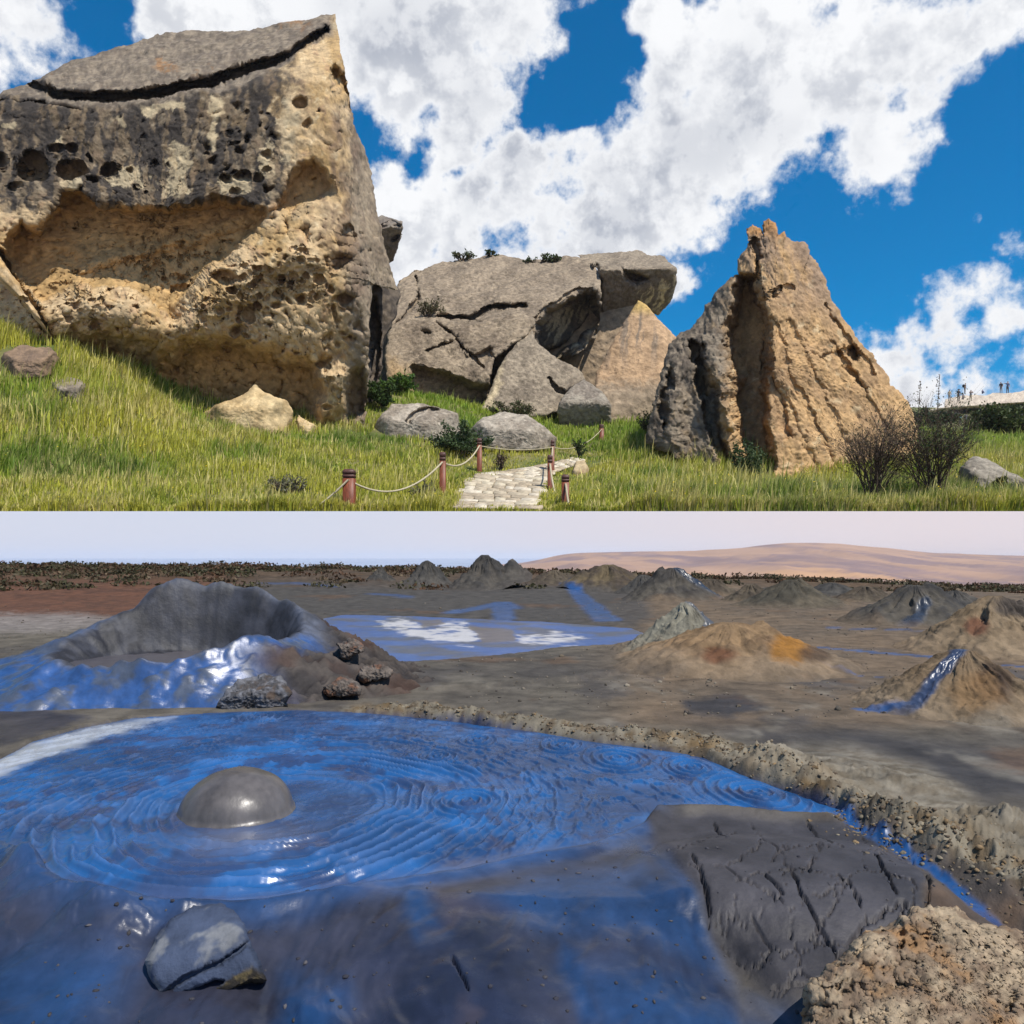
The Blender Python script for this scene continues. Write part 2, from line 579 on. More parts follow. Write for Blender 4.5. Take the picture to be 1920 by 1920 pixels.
def polar_rock(name, outline, center, planes, back=4.0, N=240, M=60, feats=(), amp=0.25, nscale=0.35, octs=6, colf=None, mat=None,
               jag=3.0, warp=5.0, soft=0.004, edge=0.25, aniso=None, parent=None, smooth=True, custom=None, rgh=0.3, **meta):
    """a rock from its outline and the planes of its faces; feats carve hollows and cracks into the front"""
    o = np.array(outline, float)
    seg = np.roll(o, -1, 0) - o
    L = np.linalg.norm(seg, axis=1)
    cum = np.concatenate([[0], np.cumsum(L)])
    s = np.linspace(0, cum[-1], N, endpoint=False)
    k = np.clip(np.searchsorted(cum, s, side='right') - 1, 0, len(o) - 1)
    t = (s - cum[k]) / np.maximum(L[k], 1e-9)
    pu = o[k, 0] + seg[k, 0] * t
    pv = o[k, 1] + seg[k, 1] * t
    seed = (abs(hash_s(name + str(outline[0]))) % 997)
    j1 = fbm(p3(pu, pv, seed), 0.05, 4, 0.6, seed)
    j2 = fbm(p3(pu, pv, seed + 50), 0.05, 4, 0.6, seed)
    pu = pu + j1 * jag * 3
    pv = pv + j2 * jag * 3
    cu, cv = center
    r = np.linspace(0.002, 1, M)[:, None]
    U = cu + (pu[None] - cu) * r
    Vv = cv + (pv[None] - cv) * r
    ws = np.stack([c[0] * U + c[1] * Vv + c[2] for c in (plane_w(p) for p in planes)], 0)
    if soft > 0 and len(planes) > 1:
        sc = soft * float(np.mean(np.abs(ws)))
        wmin = -sc * np.log(np.sum(np.exp(-(ws - ws.min(0)) / sc), 0)) + ws.min(0)
    else:
        wmin = ws.min(0)
    yc = 1.0 / float(np.median(wmin))
    D = 1.0 / np.clip(wmin, 0.6 / yc, 1.6 / yc)
    D = D + edge * r ** 24
    wp = p3(U, Vv, seed * 1.7)
    uw = U + fbm(wp, 0.035, 4, 0.55, seed + 1) * warp * 3
    vw = Vv + fbm(wp + 40, 0.035, 4, 0.55, seed + 2) * warp * 3
    push = np.zeros_like(D)
    for f in feats:
        pp = np.array(f['poly'] if f['poly'] is not None else f['line'], float)
        mg = f['w'] + f['half'] + 2
        bb = (uw > pp[:, 0].min() - mg) & (uw < pp[:, 0].max() + mg) & (vw > pp[:, 1].min() - mg) & (vw < pp[:, 1].max() + mg)
        if not bb.any():
            continue
        ub, vb_ = (U + (uw - U) * f['raw'])[bb], (Vv + (vw - Vv) * f['raw'])[bb]
        if f['poly'] is not None:
            push[bb] += f['depth'] * sstep(f['w'], -f['w'], poly_sd(pp, ub, vb_))
        else:
            dd, tt = line_d(pp, ub, vb_)
            hw = f['half'] * (0.35 + 0.65 * np.sin(np.pi * np.clip(tt, 0.03, 0.97)) ** 0.5)
            push[bb] += f['depth'] * sstep(hw + f['w'], hw, dd)
    if custom is not None:
        push = push + custom(uw, vw)
    D = D + push
    P = W3(U, Vv, D)
    n = grid_normals(P, True)
    view = P - np.array((0, 0, EYE))
    n = np.where((np.sum(n * view, -1) > 0)[..., None], -n, n)
    Q = P.astype(np.float32)
    disp = amp * fbm(Q, nscale, octs, 0.52, seed + 3)
    disp = disp + amp * rgh * fbm(Q, nscale * 5.0, 4, 0.6, seed + 4, ridged=True)
    if aniso is not None:
        (dx, dy), fa, am = aniso
        l = math.hypot(dx, dy)
        a1 = (uw * dx + vw * dy) / l
        a2 = (-uw * dy + vw * dx) / l
        st = fbm(p3(a2 * fa, a1 * fa * 0.13, seed), 1.0, 5, 0.6, seed + 9, ridged=True)
        disp = disp + am * st
    damp = np.where(r > 0.985, 0.6, 1.0)
    P = P + n * (disp * damp)[..., None]
    # back of the rock
    Mb = 9
    rb = np.sin(np.linspace(np.pi / 2, 0.02, Mb + 1))[1:, None]
    Ub = cu + (pu[None] - cu) * rb
    Vb = cv + (pv[None] - cv) * rb
    De = np.broadcast_to(P[-1, :, 1][None], Ub.shape)
    Db = De * rb + (1 - rb) * np.mean(P[-1, :, 1]) + back * np.sqrt(np.clip(1 - rb ** 2, 0, 1))
    PB = W3(Ub, Vb, Db)
    PB = PB + (0.4 * amp * fbm(PB, nscale, 4, 0.5, seed + 6))[..., None] * (1 - rb)[..., None] * 2
    A = np.concatenate([P, PB], 0)
    nr = A.shape[0]
    q = grid_quads(nr, N, True)
    Vt = A.reshape(-1, 3)
    base = Vt[Vt[:, 2].argmin()].copy()
    c0, c1 = len(Vt), len(Vt) + 1
    Vt = np.concatenate([Vt, W3(cu, cv, P[0, :, 1].mean())[None], PB[-1].mean(0)[None]])
    jj = np.arange(N)
    t0 = np.stack([np.full(N, c0), (jj + 1) % N, jj], -1)
    t1 = np.stack([np.full(N, c1), (nr - 1) * N + jj, (nr - 1) * N + (jj + 1) % N], -1)
    UA = np.concatenate([uw, Ub], 0)
    VA = np.concatenate([vw, Vb], 0)
    PU = np.concatenate([push, np.zeros_like(Ub)], 0)
    if colf is None:
        col = np.tile(GREY, (nr * N, 1))
    else:
        col = colf(UA, VA, A.astype(np.float32), PU).reshape(-1, 3)
    col = np.concatenate([col, col[:1], col[-1:]])
    loc = np.array((float(np.mean(Vt[:, 0])), float(np.mean(Vt[:, 1])), float(Vt[:, 2].min())))
    me = mesh_np(name, Vt - loc, quads=q, tris=np.concatenate([t0, t1]), col=col, smooth=smooth)
    return link(name, me, mat or M_ROCK, parent=parent, loc=loc, **meta)


def hash_s(s):
    h = 2166136261
    for ch in s:
        h = ((h ^ ord(ch)) * 16777619) & 0xffffffff
    return h


# ---- the great boulder
BO = [(-260, 330), (-180, 250), (-90, 215), (0, 178), (60, 152), (122, 118), (170, 108), (230, 88), (290, 66), (350, 57), (420, 58), (480, 54), (560, 38), (610, 24), (629, 22),
      (638, 90), (650, 150), (662, 230), (685, 285), (700, 340), (706, 400), (716, 440), (732, 500), (746, 546), (722, 528), (700, 532), (692, 570), (690, 640), (692, 700), (690, 760), (680, 810), (600, 830),
      (450, 830), (330, 800), (230, 745), (120, 690), (20, 690), (-120, 690), (-260, 660), (-300, 500)]
CAV = [(18, 440), (40, 420), (70, 430), (100, 392), (120, 362), (150, 358), (185, 384), (260, 392), (330, 392), (400, 376), (470, 384), (500, 398), (492, 425), (440, 470), (395, 500),
       (372, 515), (352, 555), (328, 600), (300, 588), (255, 555), (215, 545), (140, 532), (75, 566), (40, 530), (8, 480)]
UND1 = [(120, 640), (190, 640), (250, 640), (290, 655), (300, 720), (270, 760), (190, 700)]
UND2 = [(300, 700), (345, 650), (420, 640), (500, 660), (590, 690), (598, 730), (585, 800), (470, 810), (330, 790)]
NICHE = [(512, 398), (540, 345), (565, 310), (590, 305), (610, 330), (622, 362), (590, 380), (545, 402)]
CAVE = [(676, 492), (700, 488), (728, 505), (760, 545), (740, 610), (722, 700), (706, 760), (690, 760), (688, 640), (680, 560)]
holes = [(62, 312, 26, 30), (135, 318, 28, 17), (205, 318, 13, 10), (30, 350, 8, 6), (108, 276, 9, 6), (132, 280, 8, 6), (392, 274, 6, 5), (452, 285, 7, 6), (467, 262, 5, 6),
         (425, 334, 9, 8), (455, 331, 12, 8), (426, 310, 6, 5), (488, 331, 5, 4), (504, 353, 7, 6), (440, 360, 6, 4), (563, 193, 10, 8), (578, 230, 6, 5), (440, 200, 5, 5), (515, 256, 8, 6),
         (508, 410, 6, 6), (535, 422, 9, 12), (570, 437, 12, 12), (652, 445, 12, 26), (640, 490, 20, 16), (650, 560, 10, 14), (437, 620, 9, 8), (560, 560, 7, 7), (480, 505, 8, 5),
         (607, 678, 10, 6), (437, 543, 9, 7), (420, 520, 22, 12), (545, 780, 20, 14), (3, 300, 8, 10), (178, 335, 14, 6), (630, 130, 5, 14), (500, 290, 8, 6), (400, 300, 6, 5), (470, 590, 10, 12)]


def ell(cx, cy, a, b, n=12):
    return [(cx + a * math.cos(t * 2 * math.pi / n), cy + b * math.sin(t * 2 * math.pi / n)) for t in range(n)]


LEDGE = [(60, 158), (88, 166), (108, 178), (180, 181), (250, 180), (320, 170), (400, 150), (470, 128), (512, 116), (545, 100), (585, 72), (612, 56)]


def boulder_custom(u, v):
    ph = np.zeros_like(u)
    # slab above the ledge stands proud
    lx = np.array([p[0] for p in LEDGE], float)
    ly = np.array([p[1] for p in LEDGE], float)
    lv = np.interp(u, lx, ly)
    ph -= 0.45 * sstep(4, -4, v - lv) * sstep(70, 100, u) * sstep(625, 606, u)
    # weathered honeycomb in the lit lower part
    m = sstep(440, 520, v) * sstep(40, 120, u)
    g = fbm(p3(u, v), 0.045, 3, 0.5, 31)
    ph += 0.22 * sstep(0.10, 0.34, g) * m
    g2 = fbm(p3(u, v, 9), 0.11, 3, 0.5, 37)
    ph += 0.085 * sstep(0.12, 0.32, g2) * sstep(180, 230, v) * (0.35 + 0.65 * sstep(380, 430, v))
    # bulge of the lower lip
    dd, tt = line_d([(80, 590), (150, 565), (240, 585), (310, 625), (350, 620), (400, 560), (470, 500), (560, 470)], u, v)
    ph -= 0.75 * np.exp(-(dd / 46) ** 2)
    return ph


def boulder_col(u, v, P, push):
    n1 = fbm(p3(u, v), 0.012, 5, 0.55, 41)
    n2 = fbm(p3(u, v), 0.05, 5, 0.6, 43)
    n3 = fbm(p3(u, v * 0.25), 0.05, 4, 0.6, 47)
    n4 = fbm(p3(u, v, 3), 0.16, 3, 0.6, 49)
    col = lerp3(TAN, OCHRE, sstep(-0.15, 0.3, n1))
    col = lerp3(col, PALE, 0.7 * sstep(0.12, 0.4, n2))
    col = lerp3(col, (0.33, 0.20, 0.11), 0.55 * sstep(0.1, 0.3, -n2 + 0.5 * n3))
    # dark lichen crust on the upper wall
    edge_v = 388 + 26 * n2 * 2
    dk = sstep(10, -10, v - edge_v) * sstep(580, 510, u + 90 * n2 + 40 * n1)
    drip = sstep(0.02, -0.12, n3 - 0.12)
    dkc = lerp3(DARK * 0.8, GREY2 * 0.45, sstep(-0.1, 0.3, 0.6 * n4 + 0.3 * n2 + 0.6 * n3))
    dkc = lerp3(dkc, GREY * 0.7, 0.4 * sstep(0.22, 0.36, n2 + 0.5 * n3))
    for (ex, ey, ea, eb) in ((320, 203, 40, 12), (282, 210, 14, 14), (406, 200, 16, 26), (402, 250, 7, 50), (336, 305, 26, 42), (330, 350, 34, 22), (240, 332, 38, 24), (440, 348, 40, 22), (225, 228, 12, 8), (135, 345, 22, 12), (500, 300, 16, 40), (110, 262, 12, 14), (20, 235, 16, 8), (545, 240, 26, 80)):
        er = np.hypot((u - ex) / ea, (v - ey) / eb) + 0.9 * n2 + 0.5 * n4
        dkc = lerp3(dkc, PALE * 0.75, 0.8 * sstep(0.95, 0.65, er))
    col = lerp3(col, dkc, np.clip(dk * (0.75 + 0.25 * drip), 0, 1))
    # deep hollows keep bare ochre rock
    hol = sstep(0.5, 1.0, push)
    col = lerp3(col, lerp3(OCHRE * 0.95, TAN2, sstep(-0.2, 0.2, n3)), hol)
    # grey lichen streaks on the right side, brown veil on the right pillar
    rt = sstep(640, 668, u + 14 * n2)
    col = lerp3(col, lerp3(GREY, GREY2, sstep(-0.2, 0.25, n3)), rt * 0.85)
    br = sstep(50, 10, line_d([(640, 220), (640, 330), (630, 420), (640, 480), (650, 560)], u, v)[0] + 30 * n2)
    col = lerp3(col, (0.15, 0.10, 0.065), 0.75 * br * sstep(-0.25, 0.15, n3))
    # the tilted top slab: grey brown lichen
    lx = np.array([p[0] for p in LEDGE], float)
    ly = np.array([p[1] for p in LEDGE], float)
    lv = np.interp(u, lx, ly) + 22 - 10 * sstep(480, 560, u)
    tp = sstep(6, -6, v - lv + 6 * n2) * sstep(640, 615, u)
    tc = lerp3(GREY * 0.80, GREY2 * 0.72, sstep(-0.25, 0.25, n4 + 0.6 * n2))
    tc = lerp3(tc, RUST, 0.4 * sstep(0.25, 0.4, n1 + 0.3 * n4))
    col = lerp3(col, tc, tp)
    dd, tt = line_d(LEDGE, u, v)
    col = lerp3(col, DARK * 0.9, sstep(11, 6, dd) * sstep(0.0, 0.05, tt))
    return col


bf = [carve(0, poly=CAV, depth=1.55, w=10), carve(0, poly=UND1, depth=0.9, w=26), carve(0, poly=UND2, depth=1.3, w=20), carve(0, poly=NICHE, depth=0.9, w=8),
      carve(0, line=LEDGE, depth=1.5, w=2.5, half=9.5, raw=0.35),
      carve(0, poly=[(320, 470), (420, 440), (500, 400), (470, 395), (380, 430), (250, 470), (150, 500), (150, 512)], depth=-0.25, w=10),
      carve(0, poly=[(598, 700), (640, 690), (655, 700), (650, 750), (630, 790), (598, 800)], depth=-0.6, w=12),
      carve(0, poly=[(655, 700), (680, 690), (690, 770), (655, 790)], depth=0.9, w=8),
      carve(0, line=[(0, 192), (60, 190), (150, 205)], depth=0.3, w=2, half=2),
      carve(0, poly=[(622, 125), (636, 120), (660, 200), (664, 232), (645, 190), (626, 160)], depth=0.9, w=5),
      carve(0, poly=[(0, 470), (60, 560), (118, 655), (108, 660), (50, 575), (-10, 480)], depth=1.2, w=3)]
bf += [carve(0, poly=ell(x, y, a, b), depth=0.34 + 0.012 * a, w=4.5) for (x, y, a, b) in holes]
_hr = np.random.default_rng(21)
for _ in range(45):
    x, y = _hr.uniform(0, 640), _hr.uniform(210, 385)
    a = _hr.uniform(2, 4.5)
    bf.append(carve(0, poly=ell(x, y, a, a * 0.8, 7), depth=0.3, w=2))
for _ in range(110):
    x, y = _hr.uniform(330, 690), _hr.uniform(430, 700)
    a = _hr.uniform(2, 6)
    bf.append(carve(0, poly=ell(x, y, a, a * 0.75, 7), depth=0.28, w=2.5))

polar_rock("boulder", BO, (300, 420),
           [[(0, 192, 26.2), (560, 158, 26.0), (360, 58, 32.0)],
            [(0, 200, 26.1), (560, 165, 25.9), (280, 390, 25.1)],
            [(0, 390, 24.9), (650, 390, 26.1), (300, 640, 25.0)],
            [(60, 620, 24.3), (680, 640, 26.7), (350, 820, 26.9)],
            [(606, 120, 26.2), (680, 560, 26.4), (742, 545, 30.5)]],
           back=7.0, N=900, M=190, feats=bf, amp=0.32, rgh=0.22, nscale=0.5, octs=6, colf=boulder_col, custom=boulder_custom, jag=2.0, warp=5.0,
           label="huge pitted sandstone boulder with dark lichen wall and hollowed ochre overhang", cat="boulder")

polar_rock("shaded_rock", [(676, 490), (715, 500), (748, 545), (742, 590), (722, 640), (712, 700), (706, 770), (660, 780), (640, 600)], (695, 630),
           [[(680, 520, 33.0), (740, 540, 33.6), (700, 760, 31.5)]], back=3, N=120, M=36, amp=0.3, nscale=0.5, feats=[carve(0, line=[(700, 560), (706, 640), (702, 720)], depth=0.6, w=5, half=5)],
           colf=lambda u, v, P, pu: lerp3(GREY2 * 0.7, DARK, sstep(-0.2, 0.2, fbm(p3(u, v), 0.06, 4, 0.6, 95))), jag=2, warp=3,  # rock added to darken the cleft; its dark colour stands for shade
           label="added rock, coloured dark as shade in the cleft under the great boulder's right edge", cat="rock")

# ---- the pointed rock on the right
SP = [(1212, 830), (1226, 760), (1240, 700), (1252, 655), (1275, 622), (1300, 610), (1328, 568), (1345, 545), (1362, 528), (1384, 512), (1382, 492), (1395, 468), (1404, 452), (1416, 450), (1402, 426), (1410, 416), (1426, 424),
      (1432, 448), (1432, 416), (1441, 404), (1451, 418), (1457, 442), (1470, 436), (1472, 444), (1512, 458), (1520, 476), (1545, 520), (1562, 565), (1592, 615), (1612, 640), (1640, 672), (1668, 716), (1700, 752), (1722, 800),
      (1715, 870), (1660, 930), (1560, 940), (1440, 925), (1360, 890), (1290, 870)]


def spike_col(u, v, P, push):
    n1 = fbm(p3(u, v), 0.012, 5, 0.55, 61)
    n2 = fbm(p3(u, v), 0.05, 5, 0.6, 63)
    a1 = (u * 0.42 + v * 0.91)
    a2 = (-u * 0.91 + v * 0.42)
    n3 = fbm(p3(a2, a1 * 0.15), 0.06, 4, 0.6, 67)
    col = lerp3((0.43, 0.27, 0.125), (0.31, 0.195, 0.10), sstep(-0.2, 0.3, n1 + 0.4 * n3))
    col = lerp3(col, PALE * 0.95, 0.5 * sstep(0.15, 0.4, n2))
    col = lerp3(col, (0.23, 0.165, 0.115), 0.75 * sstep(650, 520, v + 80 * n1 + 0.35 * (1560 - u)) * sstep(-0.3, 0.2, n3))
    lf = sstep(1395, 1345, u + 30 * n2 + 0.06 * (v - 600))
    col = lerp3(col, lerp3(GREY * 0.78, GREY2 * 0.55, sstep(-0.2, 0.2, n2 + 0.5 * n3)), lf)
    tn = sstep(0.12, 0.3, n1 + 0.3 * n2) * lf
    col = lerp3(col, (0.36, 0.25, 0.13), 0.7 * tn)
    top = sstep(455, 425, v + 10 * n2)
    col = lerp3(col, RUST, 0.6 * top)
    return col


def spike_custom(u, v):
    ph = np.zeros_like(u)
    # left shoulder of the rock comes forward again beyond the gully
    ph -= 1.6 * sstep(1392, 1335, u) * sstep(560, 700, v)
    ph -= 1.5 * sstep(1300, 1255, u) * sstep(640, 760, v) * 0.7
    return ph


GUL = [(1388, 520), (1412, 520), (1432, 560), (1440, 620), (1436, 720), (1440, 800), (1446, 880), (1430, 905), (1404, 880), (1385, 800), (1374, 720), (1362, 640)]
sf = [carve(0, poly=GUL, depth=2.5, w=11), carve(0, line=[(1436, 640), (1438, 700), (1462, 760), (1478, 820)], depth=0.4, w=8, half=7),
      carve(0, line=[(1300, 650), (1318, 700), (1330, 760), (1345, 830), (1366, 870)], depth=1.3, w=8, half=9),
      carve(0, line=[(1318, 650), (1312, 700), (1322, 740)], depth=0.8, w=6, half=6),
      carve(0, line=[(1262, 690), (1245, 740), (1242, 800)], depth=0.8, w=6, half=4),
      carve(0, poly=ell(1600, 664, 11, 12), depth=1.0, w=4), carve(0, line=[(1452, 546), (1475, 538), (1492, 536)], depth=0.16, w=4, half=2),
      carve(0, line=[(1520, 660), (1545, 672), (1580, 660), (1610, 655), (1640, 700)], depth=0.2, w=3, half=3),
      carve(0, line=[(1575, 660), (1600, 700), (1620, 730)], depth=0.28, w=5, half=4), carve(0, line=[(1550, 580), (1580, 620), (1600, 650)], depth=0.22, w=5, half=3),
      carve(0, line=[(1450, 600), (1480, 700), (1520, 790), (1570, 880)], depth=0.16, w=8, half=4), carve(0, line=[(1480, 600), (1530, 720), (1590, 830)], depth=0.12, w=7, half=3),
      carve(0, line=[(1462, 720), (1490, 800), (1530, 880)], depth=0.15, w=7, half=4), carve(0, line=[(1560, 640), (1620, 740), (1660, 800)], depth=0.13, w=6, half=3),
      carve(0, line=[(1416, 452), (1424, 480), (1420, 520)], depth=0.7, w=5, half=4), 
      carve(0, poly=[(1340, 700), (1372, 690), (1392, 712), (1375, 800), (1362, 800), (1345, 750)], depth=-0.7, w=8)]
polar_rock("pointed_rock", SP, (1455, 690),
           [[(1440, 480, 27.6), (1442, 880, 25.4), (1690, 790, 28.0)],
            [(1436, 500, 27.6), (1440, 880, 25.4), (1250, 760, 29.4)],
            [(1470, 440, 28.2), (1500, 470, 27.6), (1400, 470, 28.6)]],
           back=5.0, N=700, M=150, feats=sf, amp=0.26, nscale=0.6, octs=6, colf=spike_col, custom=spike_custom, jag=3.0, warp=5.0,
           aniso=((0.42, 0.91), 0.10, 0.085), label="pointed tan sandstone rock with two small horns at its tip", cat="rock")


# ---- grey rocks between
def grey_col(base=GREY, dark=GREY2, tan_and_shade=None, streak=None):
    def f(u, v, P, push):
        n1 = fbm(p3(u, v), 0.02, 5, 0.55, 71)
        n2 = fbm(p3(u, v), 0.09, 5, 0.65, 73)
        n3 = fbm(p3(u * 0.9 + v * 0.5, v * 0.2 - u * 0.1), 0.10, 4, 0.6, 77)
        nst = fbm(p3((u * 0.88 - v * 0.47) * 0.12, u * 0.47 + v * 0.88), 0.09, 4, 0.6, 79)
        col = lerp3(base, dark, sstep(-0.25, 0.3, n1 + 0.5 * n2 + 0.5 * nst)) * 0.86
        col = lerp3(col, np.asarray(base) * 1.2, 0.5 * sstep(0.12, 0.3, n2))
        if tan_and_shade is not None:
            for (poly, w, c, k) in tan_and_shade:
                col = lerp3(col, c, k * sstep(w, -w, poly_sd(poly, u, v) + 14 * n2))
        if streak is not None:
            for (poly, w, c, k) in streak:
                col = lerp3(col, c, k * sstep(w, -w, poly_sd(poly, u, v)) * sstep(-0.05, 0.15, n3))
        return col
    return f


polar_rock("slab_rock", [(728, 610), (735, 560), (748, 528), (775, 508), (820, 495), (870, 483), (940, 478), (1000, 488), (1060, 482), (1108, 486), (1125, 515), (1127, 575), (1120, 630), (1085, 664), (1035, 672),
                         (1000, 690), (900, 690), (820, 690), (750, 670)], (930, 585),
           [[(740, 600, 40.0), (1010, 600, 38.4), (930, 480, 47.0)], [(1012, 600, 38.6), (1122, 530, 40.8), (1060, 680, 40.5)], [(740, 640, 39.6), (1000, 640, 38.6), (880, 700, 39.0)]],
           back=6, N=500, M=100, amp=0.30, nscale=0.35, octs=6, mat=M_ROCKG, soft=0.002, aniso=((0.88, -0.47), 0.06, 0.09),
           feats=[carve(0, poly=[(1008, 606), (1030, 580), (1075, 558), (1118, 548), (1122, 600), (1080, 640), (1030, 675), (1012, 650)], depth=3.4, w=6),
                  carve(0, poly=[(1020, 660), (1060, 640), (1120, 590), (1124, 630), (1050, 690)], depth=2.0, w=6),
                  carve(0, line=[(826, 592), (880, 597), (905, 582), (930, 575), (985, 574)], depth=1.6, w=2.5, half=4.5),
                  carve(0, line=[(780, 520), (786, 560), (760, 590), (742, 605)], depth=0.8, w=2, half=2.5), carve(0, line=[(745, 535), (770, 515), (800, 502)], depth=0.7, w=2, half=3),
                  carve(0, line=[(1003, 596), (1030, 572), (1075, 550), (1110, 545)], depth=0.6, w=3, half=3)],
           colf=grey_col((0.32, 0.25, 0.172), (0.20, 0.155, 0.108), tan_and_shade=[([(1006, 605), (1118, 548), (1125, 600), (1060, 690), (1010, 660)], 8, DARK, 0.9)],  # dark zone paints the overhang's shadow into the colour
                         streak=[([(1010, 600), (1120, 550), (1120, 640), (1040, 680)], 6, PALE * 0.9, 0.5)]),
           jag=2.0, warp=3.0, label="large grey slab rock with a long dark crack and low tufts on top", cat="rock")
polar_rock("slab_rock", [(722, 668), (730, 615), (765, 592), (830, 602), (900, 604), (975, 588), (1004, 600), (990, 625), (960, 648), (928, 668), (920, 705), (914, 748), (880, 775), (800, 760), (730, 745)], (850, 670),
           [[(740, 610, 39.0), (1000, 600, 38.0), (850, 700, 36.2)], [(770, 722, 36.3), (914, 745, 36.0), (840, 690, 36.0)]],
           back=5, N=340, M=80, amp=0.28, nscale=0.4, octs=6, mat=M_ROCKG, aniso=((0.9, -0.45), 0.05, 0.12),
           feats=[carve(0, line=[(815, 600), (850, 630), (890, 672), (905, 690)], depth=0.7, w=2, half=2), carve(0, line=[(800, 655), (840, 645), (860, 630)], depth=0.6, w=2, half=2),
                  carve(0, poly=[(775, 690), (830, 700), (880, 720), (918, 728), (912, 755), (820, 760), (770, 735)], depth=1.4, w=8), carve(0, line=[(790, 622), (806, 626)], depth=0.6, w=2, half=3),
                  carve(0, poly=[(890, 668), (920, 650), (925, 668), (905, 682)], depth=0.6, w=4)],
           colf=grey_col((0.32, 0.25, 0.17), (0.19, 0.145, 0.10), tan_and_shade=[([(725, 670), (770, 690), (800, 745), (730, 745)], 14, TAN2, 0.5)]), jag=2.0, warp=3.0,
           label="lower grey slab rock with ribbed undercut base beside the great boulder", cat="rock")
polar_rock("leaning_rock", [(998, 617), (1007, 642), (1030, 662), (1060, 680), (1086, 692), (1098, 712), (1064, 735), (1048, 775), (1000, 785), (900, 772), (916, 735), (932, 700), (945, 672), (970, 640)], (1000, 715),
           [[(998, 620, 37.6), (905, 755, 34.8), (1095, 710, 36.6)], [(1000, 700, 35.7), (1050, 770, 35.6), (1097, 712, 36.8)]],
           back=3.5, N=260, M=60, amp=0.22, nscale=0.5, mat=M_ROCKG, feats=[carve(0, line=[(1030, 712), (1046, 730), (1060, 740)], depth=0.7, w=3, half=3)],
           colf=grey_col((0.32, 0.26, 0.185), (0.20, 0.16, 0.115), tan_and_shade=[([(900, 760), (935, 700), (945, 672), (938, 720), (918, 765)], 6, PALE * 0.9, 0.7)]), jag=1.6, warp=3.0,
           label="grey triangular rock leaning in front of the slab rocks", cat="rock")
polar_rock("round_rock", [(1044, 772), (1052, 748), (1070, 728), (1096, 711), (1130, 733), (1146, 758), (1146, 795), (1100, 806), (1050, 800)], (1095, 760),
           [[(1060, 740, 34.6), (1130, 740, 34.6), (1095, 710, 36)], [(1050, 770, 34.2), (1140, 770, 34.2), (1095, 800, 34.6)]], back=2.5, N=180, M=44, amp=0.2, nscale=0.6, mat=M_ROCKG,
           colf=grey_col((0.31, 0.27, 0.21), (0.2, 0.165, 0.13)), jag=1.6, warp=2.0, label="small grey block rock at the foot of the leaning tan slab", cat="rock")
polar_rock("back_rock", [(985, 650), (1010, 590), (1060, 545), (1120, 520), (1180, 530), (1215, 580), (1215, 700), (1190, 790), (1060, 790), (990, 740)], (1100, 660),  # rock added to cover the sky that showed between the slab rocks
           [[(1000, 600, 44.5), (1200, 600, 44.0), (1100, 760, 43.0)]], back=3, N=160, M=40, amp=0.3, nscale=0.4, colf=grey_col((0.33, 0.24, 0.15), (0.20, 0.15, 0.10)), jag=2, warp=3,
           label="added brown rock covering the sky gap behind the slab and the leaning rocks", cat="rock")
polar_rock("back_rock", [(680, 640), (720, 580), (800, 560), (900, 570), (1000, 590), (1020, 660), (1010, 760), (900, 775), (760, 760), (690, 745)], (850, 670),  # another added rock, covers sky holes around the lower slab
           [[(700, 600, 43.0), (1000, 600, 43.0), (850, 760, 42.0)]], back=3, N=120, M=30, amp=0.3, nscale=0.4, colf=grey_col((0.24, 0.19, 0.14), (0.15, 0.12, 0.09)), jag=2, warp=3,
           label="added dim rock covering the sky holes behind the lower slab rock", cat="rock")
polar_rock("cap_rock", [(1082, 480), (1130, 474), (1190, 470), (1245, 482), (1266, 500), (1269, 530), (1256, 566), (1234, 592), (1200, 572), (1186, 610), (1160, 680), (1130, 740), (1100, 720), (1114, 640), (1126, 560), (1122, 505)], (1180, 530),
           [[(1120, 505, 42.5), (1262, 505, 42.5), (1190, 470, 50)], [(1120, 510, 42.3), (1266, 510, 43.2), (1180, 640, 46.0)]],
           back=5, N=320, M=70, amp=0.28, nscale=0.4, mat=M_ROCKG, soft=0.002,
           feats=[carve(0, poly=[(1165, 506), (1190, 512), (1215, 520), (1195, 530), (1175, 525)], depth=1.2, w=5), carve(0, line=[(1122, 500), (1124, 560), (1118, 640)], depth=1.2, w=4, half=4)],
           colf=grey_col((0.30, 0.24, 0.168), (0.18, 0.142, 0.10), tan_and_shade=[([(1125, 512), (1268, 512), (1240, 592), (1190, 570), (1130, 700), (1100, 700)], 8, (0.13, 0.10, 0.075), 0.8),  # dark zone paints shade onto the receding underside
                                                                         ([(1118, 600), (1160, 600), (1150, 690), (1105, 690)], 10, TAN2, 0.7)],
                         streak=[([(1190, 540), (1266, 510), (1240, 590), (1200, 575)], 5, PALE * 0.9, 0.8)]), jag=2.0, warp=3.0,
           label="grey overhanging cap rock with a pale streaked underside coloured dark for its shade", cat="rock")


def slabF_col(u, v, P, push):
    n1 = fbm(p3(u, v), 0.03, 4, 0.55, 81)
    n2 = fbm(p3(u, v), 0.1, 4, 0.6, 83)
    lean = u + (v - 565) * 0.12
    n3 = fbm(p3(lean, v * 0.06), 0.085, 4, 0.55, 87)
    col = lerp3((0.42, 0.275, 0.155), (0.33, 0.215, 0.12), sstep(-0.2, 0.2, n1))
    col = lerp3(col, GREY2 * 0.9, 0.85 * sstep(0.02, 0.2, n3) * sstep(720, 620, v))
    col = lerp3(col, GREY, 0.8 * sstep(700, 740, v + 30 * n2))
    col = lerp3(col, (0.42, 0.28, 0.08), 0.8 * sstep(596, 572, v))
    return col


